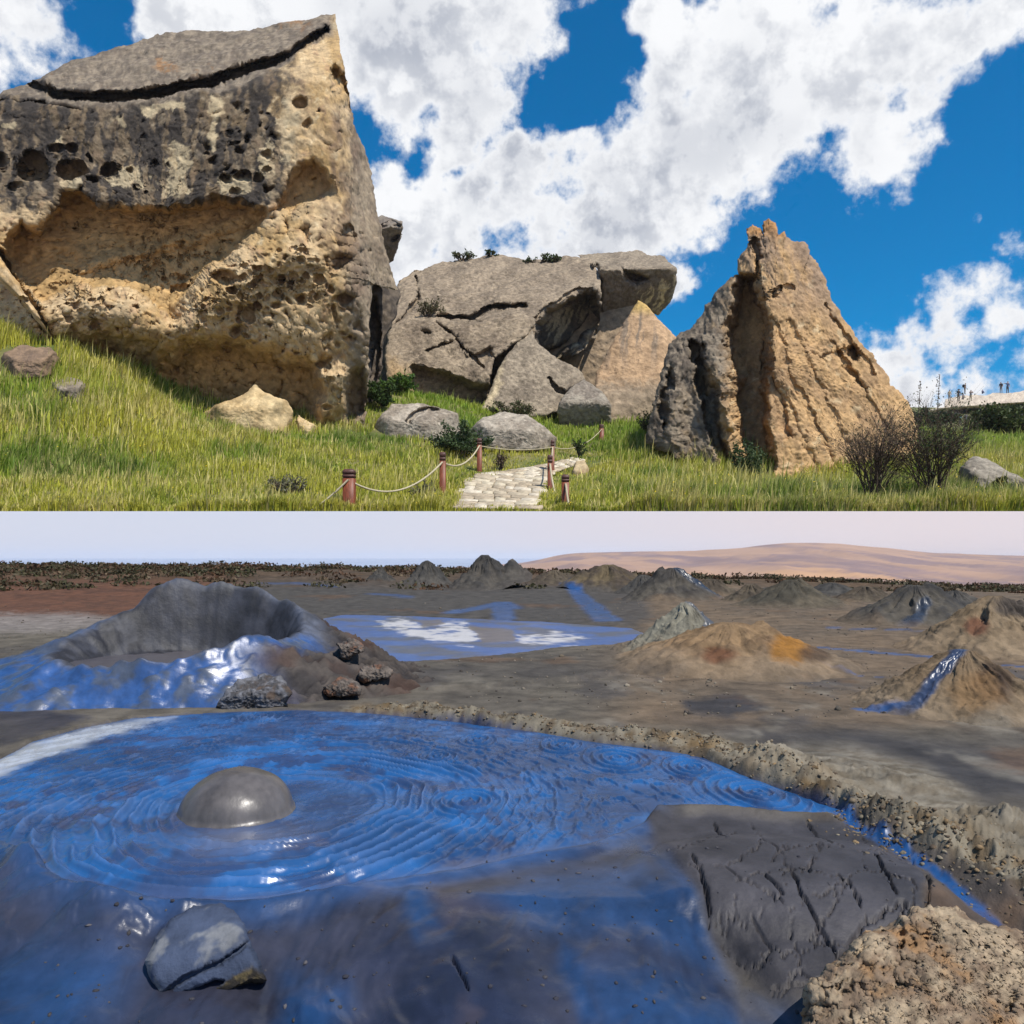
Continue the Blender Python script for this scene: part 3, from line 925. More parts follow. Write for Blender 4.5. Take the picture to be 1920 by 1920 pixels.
polar_rock("leaning_rock", [(1196, 564), (1214, 574), (1240, 602), (1270, 632), (1262, 680), (1246, 730), (1240, 800), (1200, 815), (1140, 805), (1112, 750), (1118, 700), (1140, 660), (1166, 610)], (1190, 690),
           [[(1197, 565, 39.6), (1130, 745, 36.4), (1262, 660, 37.4)], [(1150, 740, 36.0), (1240, 740, 36.2), (1190, 800, 36.0)], [(1240, 610, 38.0), (1250, 740, 36.4), (1272, 650, 39.0)]],
           back=3.5, N=260, M=64, amp=0.2, nscale=0.4, colf=slabF_col, jag=1.5, warp=3.0, label="pointed tan slab with dark vertical streaks leaning under the cap rock", cat="rock")
polar_rock("perched_rock", [(702, 410), (716, 404), (735, 408), (753, 416), (753, 438), (745, 465), (738, 490), (720, 500), (704, 470), (695, 440)], (725, 445),
           [[(705, 420, 44), (750, 420, 44), (728, 404, 48)], [(705, 422, 44), (752, 425, 44.4), (730, 500, 46)]], back=3, N=140, M=40, amp=0.2, nscale=0.5, mat=M_ROCKG,
           feats=[carve(0, line=[(716, 424), (735, 416), (748, 424)], depth=0.7, w=3, half=3), carve(0, line=[(738, 450), (750, 440)], depth=0.7, w=3, half=4)],
           colf=grey_col((0.25, 0.21, 0.16), (0.15, 0.12, 0.095)), jag=1.5, warp=2.0, label="small grey rock peeping out behind the great boulder against the cloud", cat="rock")


def small_rock(name, outline, y, label, cols=(GREY, GREY2), mat=None, tilt=1.2, amp=0.12, N=150, M=36, feats=(), thick=1.6, **k):
    o = np.array(outline, float)
    cx, cy = o.mean(0)
    x0, x1, t0, t1 = o[:, 0].min(), o[:, 0].max(), o[:, 1].min(), o[:, 1].max()
    ym = (t0 * 0.6 + t1 * 0.4)
    pl = [[(x0, ym, y), (x1, ym, y), (cx, t0, y + tilt)], [(x0, ym, y), (x1, ym, y), (cx, t1, y + 0.05 * tilt)],
          [(cx + 0.45 * (x1 - cx), t0, y), (cx + 0.45 * (x1 - cx), t1, y), (x1, ym, y + tilt * 0.9)],
          [(cx + 0.5 * (x0 - cx), t0, y), (cx + 0.5 * (x0 - cx), t1, y), (x0, ym, y + tilt * 0.9)]]
    return polar_rock(name, outline, (cx, cy), pl, back=thick, N=N, M=M, amp=amp, nscale=1.2, feats=feats, mat=mat or M_ROCKG, colf=grey_col(*cols), jag=1.5, warp=2.0, label=label, cat="rock", **k)


PGREY = ((0.40, 0.345, 0.27), (0.25, 0.205, 0.155))
small_rock("low_rock", [(690, 818), (700, 798), (720, 772), (736, 757), (785, 757), (830, 766), (858, 775), (868, 830), (700, 832)], 27.6, "low pale grey rock between the great boulder and the green bush", PGREY,
           feats=[carve(0, line=[(765, 790), (785, 770), (820, 768)], depth=0.5, w=3, half=3)])
small_rock("low_rock", [(872, 835), (880, 808), (905, 782), (945, 771), (990, 778), (1020, 798), (1045, 822), (1040, 845), (890, 850)], 26.6, "low rounded pale grey rock right of the green bush", PGREY)
small_rock("tan_rock", [(370, 800), (380, 775), (405, 757), (455, 742), (478, 722), (500, 738), (538, 752), (550, 772), (545, 812), (450, 830), (380, 825)], 25.3, "pale tan rock lying against the foot of the great boulder", ((0.58, 0.44, 0.24), (0.44, 0.31, 0.15)), M_ROCK)
small_rock("tan_rock", [(552, 800), (560, 778), (580, 790), (596, 800), (592, 825), (556, 828)], 25.9, "small pale tan rock under the boulder's corner pillar", ((0.56, 0.42, 0.23), (0.42, 0.29, 0.14)), M_ROCK, N=90, M=24)
small_rock("brown_rock", [(-4, 690), (8, 662), (40, 649), (95, 652), (113, 676), (104, 705), (60, 712), (10, 712)], 21.6, "flat reddish brown rock in the grass below the leaning slab", ((0.27, 0.18, 0.11), (0.20, 0.135, 0.09)), M_ROCK)
small_rock("low_rock", [(88, 745), (98, 714), (130, 704), (160, 720), (168, 750), (120, 765)], 21.0, "grey rock half buried in grass beside the flat brown rock", ((0.27, 0.22, 0.16), (0.18, 0.145, 0.11)))
small_rock("low_rock", [(-60, 925), (-30, 892), (20, 884), (60, 895), (76, 922), (0, 928)], 17.5, "pale rock in the grass at the left edge near the mud", ((0.50, 0.43, 0.34), (0.36, 0.29, 0.22)))
polar_rock("leaning_slab", [(-160, 640), (-120, 440), (-30, 452), (0, 480), (40, 535), (72, 592), (108, 648), (80, 670), (0, 650), (-80, 650)], (-20, 570),
           [[(-60, 480, 24.2), (40, 540, 23.7), (40, 640, 23.4)], [(0, 520, 23.9), (70, 595, 23.6), (108, 645, 24.3)]], back=2, N=200, M=50, amp=0.16, nscale=0.8,
           feats=[carve(0, line=[(-10, 562), (30, 566), (60, 560)], depth=0.5, w=2, half=2), carve(0, poly=[(-30, 585), (10, 570), (22, 588), (5, 600), (-20, 600)], depth=0.7, w=4)],
           colf=lambda u, v, P, pu: lerp3(TAN * 1.02, TAN2, sstep(-0.2, 0.3, fbm(p3(u, v), 0.05, 4, 0.6, 91))), jag=2, warp=3,
           label="tan slab leaning at the left edge behind a dark diagonal gap", cat="rock")
small_rock("path_stone", [(1068, 905), (1072, 880), (1080, 866), (1096, 862), (1104, 880), (1106, 912), (1085, 918)], 24.0, "brown-capped tan stone standing beside the paved path", ((0.50, 0.38, 0.22), (0.30, 0.19, 0.10)), M_ROCK, N=80, M=24, tilt=0.5, thick=0.6, amp=0.06)
small_rock("slab_boulder", [(1790, 912), (1800, 876), (1822, 856), (1850, 860), (1885, 880), (1930, 905), (1990, 925), (2000, 948), (1900, 950), (1800, 946)], 18.4, "smooth grey boulder sloping out at the right edge behind the bare bush", ((0.30, 0.26, 0.20), (0.20, 0.17, 0.13)), tilt=1.0,
           feats=[carve(0, poly=[(1862, 905), (1886, 896), (1890, 915), (1882, 935), (1858, 935)], depth=1.1, w=3)])
small_rock("tan_rock", [(1808, 945), (1815, 920), (1832, 912), (1846, 930), (1844, 950), (1815, 950)], 17.6, "small tan rock under the bare bush at the right", ((0.54, 0.41, 0.22), (0.36, 0.25, 0.13)), M_ROCK, N=80, M=22, tilt=0.4, thick=0.5, amp=0.05)
small_rock("tan_rock", [(1856, 946), (1868, 934), (1890, 936), (1896, 950), (1870, 952)], 17.0, "flat tan rock under the dark hole of the smooth grey boulder", ((0.52, 0.40, 0.22), (0.36, 0.25, 0.13)), M_ROCK, N=80, M=22, tilt=0.4, thick=0.5, amp=0.05)
small_rock("tan_rock", [(1746, 945), (1752, 920), (1764, 915), (1770, 935), (1766, 950)], 17.8, "tiny tan rock at the root of the green bare bush", ((0.52, 0.40, 0.22), (0.36, 0.25, 0.13)), M_ROCK, N=70, M=20, tilt=0.4, thick=0.5, amp=0.05)
# far plateau with visitors
polar_rock("plateau_rock", [(1716, 800), (1730, 772), (1770, 762), (1772, 748), (1800, 743), (1850, 742), (1862, 737), (1900, 736), (1930, 730), (2000, 725), (2060, 760), (2000, 810), (1800, 815)], (1860, 775),
           [[(1780, 762, 98), (1920, 752, 98), (1850, 738, 125)], [(1780, 764, 98), (1920, 756, 98), (1850, 800, 101)]], back=25, N=260, M=50, amp=0.7, nscale=0.12, mat=M_ROCKG,
           feats=[carve(0, poly=[(1785, 770), (1850, 764), (1930, 756), (1930, 775), (1850, 782), (1800, 776)], depth=7, w=2)],
           colf=lambda u, v, P, pu: lerp3(lerp3((0.55, 0.46, 0.35), (0.42, 0.34, 0.26), sstep(-0.2, 0.3, fbm(p3(u, v), 0.12, 4, 0.6, 93))), DARK, sstep(2, 5, pu) * 0.85),
           jag=1.0, warp=1.5, label="far pale rock plateau with visitors standing on it", cat="rock")

# ------------------------------------------------------------------ paved path, posts and ropes
PL = [(852, 958.5), (862, 938), (872, 920), (882, 905), (893, 893), (925, 889), (962, 885), (1000, 879), (1036, 872), (1066, 864), (1082, 860)]
PR = [(1004, 958.5), (1009, 944), (1014, 930), (1018, 917), (1022, 907), (1027, 899), (1033, 893), (1044, 886), (1062, 879), (1084, 872), (1098, 866)]
PATH_POLY = PL + PR[::-1]
PL3 = np.array([hit_shelf(*p) for p in PL])
PR3 = np.array([hit_shelf(*p) for p in PR])


def path_pt(s, t):
    k = np.clip(s * (len(PL3) - 1), 0, len(PL3) - 1.001)
    i = int(k)
    f = k - i
    a = PL3[i] * (1 - f) + PL3[i + 1] * f
    b = PR3[i] * (1 - f) + PR3[i + 1] * f
    p = a * (1 - t) + b * t
    p[2] = float(shelf_z(p[0], p[1], False))
    return p


def build_path():
    n = 60
    A = np.array([[path_pt(s, t) + np.array((0, 0, 0.035)) for t in np.linspace(-0.02, 1.02, 9)] for s in np.linspace(0, 1, n)])
    me = mesh_np("path", A.reshape(-1, 3), quads=grid_quads(n, 9), col=np.tile((0.19, 0.15, 0.09), (n * 9, 1)))
    root = link("path", me, M_GROUND, kind="structure", label="pale paved footpath winding up between rope posts")
    rg = np.random.default_rng(5)
    rows = 26
    ss = np.linspace(0.0, 1.0, rows + 1) ** 1.12
    for r in range(rows):
        wid = np.linalg.norm(path_pt(ss[r], 1.0) - path_pt(ss[r], 0.0))
        ncol = max(2, int(round(wid / 0.42)) + int(rg.integers(-1, 2)))
        cuts = np.sort(np.clip(np.linspace(0, 1, ncol + 1) + np.concatenate([[0], rg.uniform(-0.32, 0.32, ncol - 1) / ncol, [0]]), 0, 1))
        for c in range(ncol):
            e0 = -0.09 * rg.random() if c == 0 else 0
            e1 = 0.09 * rg.random() if c == ncol - 1 else 0
            ds = (ss[r + 1] - ss[r])
            g = 0.04
            corners = []
            for (a, b) in ((0, 0), (0.5, -0.04), (1, 0), (1.03, 0.5), (1, 1), (0.5, 1.03), (0, 1), (-0.03, 0.5)):
                tt = cuts[c] + (cuts[c + 1] - cuts[c]) * (g + (1 - 2 * g) * a + rg.uniform(-0.05, 0.05)) + (e0 if a < 0.4 else e1)
                s_ = ss[r] + ds * (g + (1 - 2 * g) * b + rg.uniform(-0.07, 0.07))
                corners.append(path_pt(min(max(s_, 0), 1), tt))
            C = np.array(corners)
            top = rg.uniform(0.055, 0.085)
            lo = C + np.array((0, 0, 0.02))
            hi = C + np.array((0, 0, top - 0.012))
            ctr = C.mean(0)
            hi2 = ctr + (C - ctr) * 0.93 + np.array((0, 0, top))
            V = np.concatenate([lo, hi, hi2, [ctr + np.array((0, 0, top + 0.004))]])
            q = []
            for k in range(8):
                k2 = (k + 1) % 8
                q += [(k, k2, 8 + k2, 8 + k), (8 + k, 8 + k2, 16 + k2, 16 + k)]
            tr = [(16 + k, 16 + (k + 1) % 8, 24) for k in range(8)]
            me = mesh_np("flagstone", V - ctr, quads=q, tris=tr, smooth=False)
            link("flagstone", me, M_FLAGS[int(rg.integers(0, 4))], parent=root, loc=ctr)


M_FLAGS = [mat_plain("flagstone_pale_%d" % k, c, 0.92, 0.42, 6 + k, 0.8, 0.03) for k, c in enumerate([(0.48, 0.41, 0.29), (0.40, 0.33, 0.23), (0.52, 0.45, 0.34), (0.36, 0.29, 0.20)])]
build_path()


def post(u, vbase, vtop, wpx, label, y=None):
    p = hit_shelf(u, min(vbase, 958)) if y is None else None
    if p is None:
        x = (u - 960) / F * y
        p = np.array((x, y, float(shelf_z(x, y, False))))
    y = p[1]
    top = EYE + (V0 - vtop) / F * y
    H = top - p[2]
    w = wpx / F * y / 2
    root = link("wooden_post", None, label=label, cat="post", group="brown wooden posts along the path", loc=p)

    def prism(rings):
        V, q = [], []
        for (z, h) in rings:
            c = h * 0.16
            V += [(-h + c, -h, z), (h - c, -h, z), (h, -h + c, z), (h, h - c, z), (h - c, h, z), (-h + c, h, z), (-h, h - c, z), (-h, -h + c, z)]
        for r in range(len(rings) - 1):
            for k in range(8):
                q.append((r * 8 + k, r * 8 + (k + 1) % 8, (r + 1) * 8 + (k + 1) % 8, (r + 1) * 8 + k))
        n = len(rings) - 1
        V.append((0, 0, rings[-1][0]))
        t = [(n * 8 + k, n * 8 + (k + 1) % 8, len(V) - 1) for k in range(8)]
        return V, q, t
    ch = 0.24 * H if H < 0.9 else 0.2
    V, q, t = prism([(-0.12 if y > 17 else 0.0, w), (H - ch, w), (H - ch + 0.001, w * 0.9)])
    link("shaft", mesh_np("shaft", V, quads=q, tris=t, smooth=False), M_WOOD, parent=root)
    g = ch * 0.12
    V, q, t = prism([(H - ch - 0.001, w * 0.88), (H - ch + g, w * 0.88), (H - ch + g, w * 1.02), (H - ch + 3.2 * g, w * 1.02), (H - ch + 3.2 * g, w * 0.9), (H - ch + 4 * g, w * 0.9), (H - ch + 4 * g, w * 1.02),
                     (H - 0.04, w * 1.02), (H, w * 0.72)])
    link("cap", mesh_np("cap", V, quads=q, tris=t, smooth=False), M_WOODCAP, parent=root)
    r_att = np.array((p[0], p[1] - w * 1.0, p[2] + H - ch - 0.03))
    return r_att, p, w


def tube(pts, r, k=6):
    pts = np.asarray(pts, float)
    d = np.gradient(pts, axis=0)
    d /= np.maximum(np.linalg.norm(d, axis=1, keepdims=True), 1e-9)
    ref = np.where(np.abs(d[:, 2:3]) < 0.9, np.array([[0, 0, 1.0]]), np.array([[1.0, 0, 0]]))
    a = np.cross(d, ref)
    a /= np.maximum(np.linalg.norm(a, axis=1, keepdims=True), 1e-9)
    b = np.cross(d, a)
    ang = np.arange(k) * 2 * np.pi / k
    rr = np.broadcast_to(np.asarray(r, float), (len(pts),))
    V = pts[:, None] + rr[:, None, None] * (np.cos(ang)[None, :, None] * a[:, None] + np.sin(ang)[None, :, None] * b[:, None])
    return V.reshape(-1, 3), grid_quads(len(pts), k, True)


def rope(a, b, sag, label, r=0.022):
    t = np.linspace(0, 1, 25)[:, None]
    P = a * (1 - t) + b * t
    P[:, 2] -= sag * 4 * (t[:, 0] * (1 - t[:, 0]))
    V, q = tube(P, r)
    loc = P[0]
    link("rope", mesh_np("rope", V - loc, quads=q), M_ROPE, label=label, cat="rope", group="ropes strung between the path posts", loc=loc)


pA = post(655, 957, 880, 22, "thick brown wooden post nearest the left front of the path", y=15.95)
pB = post(830, 931, 848, 11.5, "slim brown wooden post second on the left side of the path")
pC = post(899, 884, 822, 9, "brown wooden post at the left bend of the path below the green bush")
pD = post(1128, 828, 796, 8, "far short wooden post in the grass before the pointed tan slab", y=31.5)
pE = post(1036, 886, 825, 7, "thin wooden post behind another post on the right of the path")
pG = post(1031, 918, 853, 9, "wooden post in the middle of the right side of the path")
pH = post(1060, 957, 890, 14, "stout wooden post nearest the right front of the path", y=16.1)
rope(pA[0], pB[0], 0.42, "pale rope sagging between the two nearest left posts")
rope(pB[0], pC[0], 0.28, "pale rope between the slim post and the bend post")
rope(pC[0], pE[0], 0.10, "thin rope stretched across the grass behind the path bend", 0.014)
rope(pE[0], pD[0], 0.30, "thin rope running up to the far short post", 0.014)
rope(pE[0], pG[0], 0.12, "short rope between the two close posts on the path's right")
rope(pG[0], pH[0], 0.55, "pale rope drooping to the stout post on the right front")
endA = W3(585, 957, 15.72)
rope(pA[0], endA, 0.03, "pale rope running down left from the thick front post")
endH = W3(1068, 957, 15.74)
rope(pH[0], endH, 0.02, "pale rope dropping from the stout front post to the ground")

# ------------------------------------------------------------------ grass and wild flowers
ROCK_ZONES = [[(-40, 690), (10, 655), (100, 650), (112, 700), (60, 712)], [(372, 800), (478, 722), (550, 770), (545, 800)], [(690, 822), (736, 757), (860, 775), (865, 822)], [(880, 830), (945, 771), (1045, 822), (1040, 836)]]


def build_grass():
    rg = np.random.default_rng(11)
    n = 520000
    y = YF + 0.01 + (rg.random(n) ** 1.5) * 27
    x = rg.uniform(-1, 1, n) * 0.80 * y
    y[:16000] = YF + 0.004 + 0.35 * rg.random(16000) ** 1.5
    x[:16000] = rg.uniform(-0.8, 0.8, 16000) * YF
    z = shelf_z(x, y)
    P = np.stack([x, y, z], -1)
    u, v = proj(P)
    keep = poly_sd(PATH_POLY, u, v) > -7 * rg.random(n) ** 2 + 1
    keep &= (u > -330) & (u < 2250)
    # thin and bare patches
    pn = fbm(P, 0.55, 3, seed=101)
    keep &= rg.random(n) < 0.62 + 1.0 * (pn + 0.12)
    for zone in ROCK_ZONES:
        keep &= poly_sd(zone, u, v) > 0
    P, u, v = P[keep], u[keep], v[keep]
    n = len(P)
    n = min(n, 225000)
    P, u, v = P[:n], u[:n], v[:n]
    y = P[:, 1]
    pa = fbm(P, 0.30, 3, seed=103)
    pb = fbm(P + 30, 0.9, 3, seed=105)
    L = (0.22 + 0.18 * rg.random(n)) * (1 + 1.5 * pb)
    L *= 0.75 + 0.55 * sstep(600, 100, u) * sstep(930, 800, v) + 0.35 * sstep(1100, 1250, u)
    near_path = np.clip(np.abs(poly_sd(PATH_POLY, u, v)) / 45, 0.4, 1)
    L *= near_path * np.where(y < YF + 0.5, 0.8, 1)
    tall = rg.random(n) < 0.03
    L = np.where(tall, L * 1.9, L)
    wdt = (0.006 + 0.008 * rg.random(n)) * (0.7 + y / 30)
    ang = rg.uniform(0, 2 * np.pi, n)
    lean = rg.normal(0, 0.30, n)
    lx = np.cos(ang) * np.abs(lean) + 0.12
    ly = np.sin(ang) * np.abs(lean)
    side = np.stack([np.cos(ang + 1.3), np.sin(ang + 1.3), np.zeros(n)], -1)
    b0 = P - side * wdt[:, None]
    b1 = P + side * wdt[:, None]
    mid = P + np.stack([lx * 0.35 * L, ly * 0.35 * L, 0.6 * L], -1)
    m0 = mid - side * (wdt * 0.75)[:, None]
    m1 = mid + side * (wdt * 0.75)[:, None]
    tip = P + np.stack([lx * L, ly * L, L * (1 - 0.25 * np.abs(lean))], -1)
    V = np.stack([b0, b1, m1, m0, tip], 1).reshape(-1, 3)
    i = np.arange(n)[:, None] * 5
    quads = i + np.array([[0, 1, 2, 3]])
    tris = i + np.array([[3, 2, 4]])
    g1, g2, g3 = np.array((0.22, 0.32, 0.03)), np.array((0.48, 0.46, 0.06)), np.array((0.64, 0.54, 0.21))
    k = np.clip(0.58 + 2.2 * pa + rg.normal(0, 0.22, n), 0, 1)
    c = lerp3(g1, g2, k)
    st = (rg.random(n) < 0.10 + 0.55 * sstep(0.0, 0.3, fbm(P + 70, 0.45, 3, seed=107))) * rg.uniform(0.4, 1, n)
    c = lerp3(c, g3, np.where(tall, 0.85, st))
    c = lerp3(c, (0.10, 0.19, 0.02), 0.6 * sstep(0.1, 0.35, -pa + 0.4 * pb))
    c = lerp3(c, (0.19, 0.34, 0.02), 0.6 * sstep(27, 33, y))
    c *= rg.uniform(0.75, 1.25, (n, 1))
    cv = np.repeat(c, 5, 0).reshape(n, 5, 3)
    cv[:, 4] = cv[:, 4] * 0.6 + g3 * 0.4
    me = mesh_np("grass", V, quads=quads, tris=tris, col=cv.reshape(-1, 3), smooth=False)
    link("grass", me, M_GRASS, kind="stuff", label="tall green and straw coloured meadow grass", cat="grass")
    # yellow wild flowers
    idx = rg.choice(n, 900, replace=False)
    sel = idx[(pb[idx] > -0.05) & (y[idx] < 26)]
    c0 = tip[sel] + np.array((0, 0, 0.015))
    s = rg.uniform(0.010, 0.020, len(sel))[:, None]
    V, tr = [], []
    dirs = [(1, 0, .3), (0, 1, -.2), (-1, 0, .2), (0, -1, -.3), (0, 0, 1)]
    V = np.stack([c0 + s * np.array(d) for d in dirs], 1).reshape(-1, 3)
    i = np.arange(len(sel))[:, None, None] * 5
    tr = (i + np.array([[[0, 1, 4], [1, 2, 4], [2, 3, 4], [3, 0, 4]]])).reshape(-1, 3)
    me = mesh_np("wildflowers", V, tris=tr, col=np.tile((0.72, 0.52, 0.03), (len(V), 1)), smooth=False)
    link("wildflowers", me, M_LEAF, kind="stuff", label="tiny yellow wild flowers in the meadow grass", cat="flowers")


build_grass()


# ------------------------------------------------------------------ shrubs
def surf_pt(u, v, names=()):
    """first surface seen through this pixel among the named rocks, else the hillside"""
    best = None
    d = Vector(((u - 960) / F, 1, (V0 - v) / F)).normalized()
    for o in SC.objects:
        if o.type == 'MESH' and o.name.split('.')[0] in names:
            ok, loc, nor, idx = o.ray_cast(Vector((0, 0, EYE)) - o.location, d)
            if ok:
                p = loc + o.location
                if best is None or p.y < best[1]:
                    best = np.array(p)
    return best if best is not None else hit_shelf(u, v)


def twigs(rg, H, W, n0, depth, r0, spread=0.6, wob=0.25):
    """branching stems as thin tapered tubes; returns tubes and tips"""
    Vs, Qs, tips, off = [], [], [], 0

    def grow(p, d, L, r, lv):
        nonlocal off
        k = 4
        pts = [p]
        for s in range(k):
            d = d + rg.normal(0, wob, 3) * 0.5 + np.array((0, 0, 0.05))
            d /= np.linalg.norm(d)
            pts.append(pts[-1] + d * L / k)
        pts = np.array(pts)
        V, q = tube(pts, np.linspace(r, r * 0.55, k + 1), 3)
        Vs.append(V)
        Qs.append(q + off)
        off += len(V)
        if lv <= 0:
            tips.extend(pts[1:])
            return
        tips.append(pts[-1])
        for c in range(int(rg.integers(2, 5))):
            f = rg.uniform(0.35, 1.0)
            b = pts[min(k, int(f * k))]
            nd = d + rg.normal(0, spread, 3)
            nd[2] = abs(nd[2]) * 0.8 + 0.1
            nd /= np.linalg.norm(nd)
            grow(b, nd, L * rg.uniform(0.5, 0.8), r * 0.55, lv - 1)
    for s in range(n0):
        a = rg.uniform(0, 2 * np.pi)
        e = rg.uniform(0.1, 1.0)
        d = np.array((math.cos(a) * W * e, math.sin(a) * W * e * 0.7, H))
        d /= np.linalg.norm(d)
        grow(np.array((math.cos(a) * W * 0.06, math.sin(a) * W * 0.06, -0.03)), d, H * rg.uniform(0.45, 0.62), r0 * rg.uniform(0.7, 1.1), depth)
    return np.concatenate(Vs), np.concatenate(Qs), np.array(tips)


def leaf_cards(rg, C, size, cols, aspect=2.0):
    n = len(C)
    a = rg.normal(0, 1, (n, 3))
    a /= np.linalg.norm(a, axis=1, keepdims=True)
    b = rg.normal(0, 1, (n, 3))
    b = b - a * np.sum(a * b, 1, keepdims=True)
    b /= np.linalg.norm(b, axis=1, keepdims=True)
    s = (size * rg.uniform(0.6, 1.4, n))[:, None]
    V = np.stack([C - a * s, C + b * s / aspect, C + a * s, C - b * s / aspect], 1).reshape(-1, 3)
    q = np.arange(n)[:, None] * 4 + np.array([[0, 1, 2, 3]])
    cols = np.asarray(cols)
    k = rg.integers(0, len(cols), n)
    c = cols[k] * rg.uniform(0.7, 1.3, (n, 1))
    return V, q, np.repeat(c, 4, 0)


GREENS = [(0.045, 0.075, 0.02), (0.06, 0.10, 0.03), (0.08, 0.11, 0.045), (0.035, 0.055, 0.018)]
OLIVE = [(0.10, 0.095, 0.04), (0.13, 0.11, 0.055), (0.08, 0.07, 0.035)]
BROWNS = [(0.12, 0.085, 0.055), (0.15, 0.11, 0.07), (0.09, 0.065, 0.045)]


def shrub(u, v, wpx, hpx, label, seed, nleaf=1500, leaf=0.03, cols=GREENS, stems=6, depth=2, r0=0.012, on=(), name="shrub", cat="bush", y=None, spread=0.6, fill=1.0, group=None):
    rg = np.random.default_rng(seed)
    if y is not None:
        x = (u - 960) / F * y
        p = np.array((x, y, float(shelf_z(x, y))))
    else:
        p = surf_pt(u, v, on)
    s = p[1] / F
    Wm, H = wpx * s / 2, hpx * s
    root = link(name, None, label=label, cat=cat, loc=p, group=group)
    V, q, tips = twigs(rg, H, Wm, stems, depth, r0, spread)
    # fit to the wanted size
    ext = np.percentile(np.abs(V[:, 0]), 99), np.percentile(V[:, 2], 99.3)
    sc = np.array((Wm / max(ext[0], 1e-3), Wm / max(ext[0], 1e-3), H / max(ext[1], 1e-3)))
    link("branches", mesh_np("branches", V * sc, quads=q), M_TWIG, parent=root)
    if nleaf:
        C = tips[rg.integers(0, len(tips), nleaf)] * sc + rg.normal(0, 1, (nleaf, 3)) * np.array((Wm, Wm, H * 0.8)) * 0.07 * fill
        C[:, 2] = np.maximum(C[:, 2], 0.01)
        LV, lq, lc = leaf_cards(rg, C, leaf, cols)
        link("leaves", mesh_np("leaves", LV, quads=lq, col=lc, smooth=False), M_LEAF, parent=root)
    return root


bpy.context.view_layer.update()
shrub(862, 820, 104, 62, "dense dark green bush between the two low pale rocks", 1, 4200, 0.055, GREENS + [(0.09, 0.12, 0.06)], 9, 2, y=25.4)
shrub(956, 778, 80, 40, "dull olive bush at the foot of the triangular rock", 2, 2200, 0.05, OLIVE + GREENS[:1], 9, 2, y=33.5)
shrub(800, 596, 60, 34, "dry dark tuft growing on the face of the slab rock", 3, 700, 0.06, OLIVE, 10, 2, on=("slab_rock",), r0=0.016)
for k, (u, v, w, h, lab) in enumerate([(866, 487, 46, 15, "leftmost dark tuft on the crest of the slab rock"), (920, 481, 26, 11, "small tuft on the middle of the slab rock's crest"),
                                       (1010, 492, 52, 14, "green tuft in the dip on the slab rock's crest"), (1040, 492, 26, 12, "thin tuft beside the dip on the slab rock's crest")]):
    shrub(u, v, w, h, lab, 10 + k, 420, 0.07, GREENS + OLIVE[:1], 8, 1, on=("slab_rock",), r0=0.02, name="tuft", cat="plant", group="tufts on the rock crest")
shrub(712, 745, 60, 46, "dark green bush in the shaded gap beside the great boulder", 4, 2600, 0.07, [(0.05, 0.09, 0.02), (0.04, 0.07, 0.015)], 8, 2, y=31.0)
shrub(752, 742, 60, 34, "bright green low bush in front of the lower slab rock", 5, 2200, 0.07, [(0.08, 0.15, 0.02), (0.06, 0.12, 0.02)], 8, 2, y=34.5)
shrub(1405, 892, 62, 78, "dark leafy bush in the gully of the pointed rock", 6, 1500, 0.045, GREENS, 6, 2, y=23.6)
shrub(1640, 940, 175, 178, "bare brown twiggy bush in front of the pointed rock", 7, 1700, 0.022, BROWNS + OLIVE, 16, 4, r0=0.020, y=17.2, spread=0.45)
shrub(1752, 945, 200, 190, "larger bare bush with sparse green leaves and tall stalks beside it", 8, 3200, 0.024, GREENS + OLIVE, 17, 4, r0=0.022, y=17.0, spread=0.5)
shrub(940, 886, 28, 34, "small dry brown tuft at the inner bend of the path", 9, 500, 0.03, BROWNS, 10, 1, y=24.6, name="tuft", cat="plant")
shrub(1222, 822, 46, 62, "grey green shrub at the left foot of the pointed rock", 14, 1300, 0.05, OLIVE + GREENS, 7, 2, y=29.5)
shrub(1086, 852, 26, 34, "small dark green plant by the end of the path", 15, 600, 0.04, GREENS, 6, 1, y=27.4, name="tuft", cat="plant")
shrub(545, 935, 80, 40, "greyish weedy tuft in the grass left of the thick post", 16, 900, 0.03, [(0.16, 0.16, 0.10), (0.13, 0.12, 0.07)], 16, 1, y=17.2, name="tuft", cat="plant")
shrub(800, 945, 44, 40, "dark weedy tuft in the grass left of the path", 17, 600, 0.03, [(0.12, 0.10, 0.06), (0.10, 0.11, 0.04)], 12, 1, y=16.8, name="tuft", cat="plant")
shrub(1750, 790, 84, 27, "dark rounded bush on the skyline behind the pointed rock", 18, 3000, 0.20, [(0.03, 0.045, 0.015), (0.05, 0.06, 0.025)], 9, 2, y=62, r0=0.05)
shrub(1900, 840, 150, 62, "broad olive green bush on the slope at the right edge", 19, 5200, 0.12, [(0.06, 0.085, 0.02), (0.085, 0.10, 0.03), (0.045, 0.06, 0.018)], 14, 2, y=40, r0=0.03)
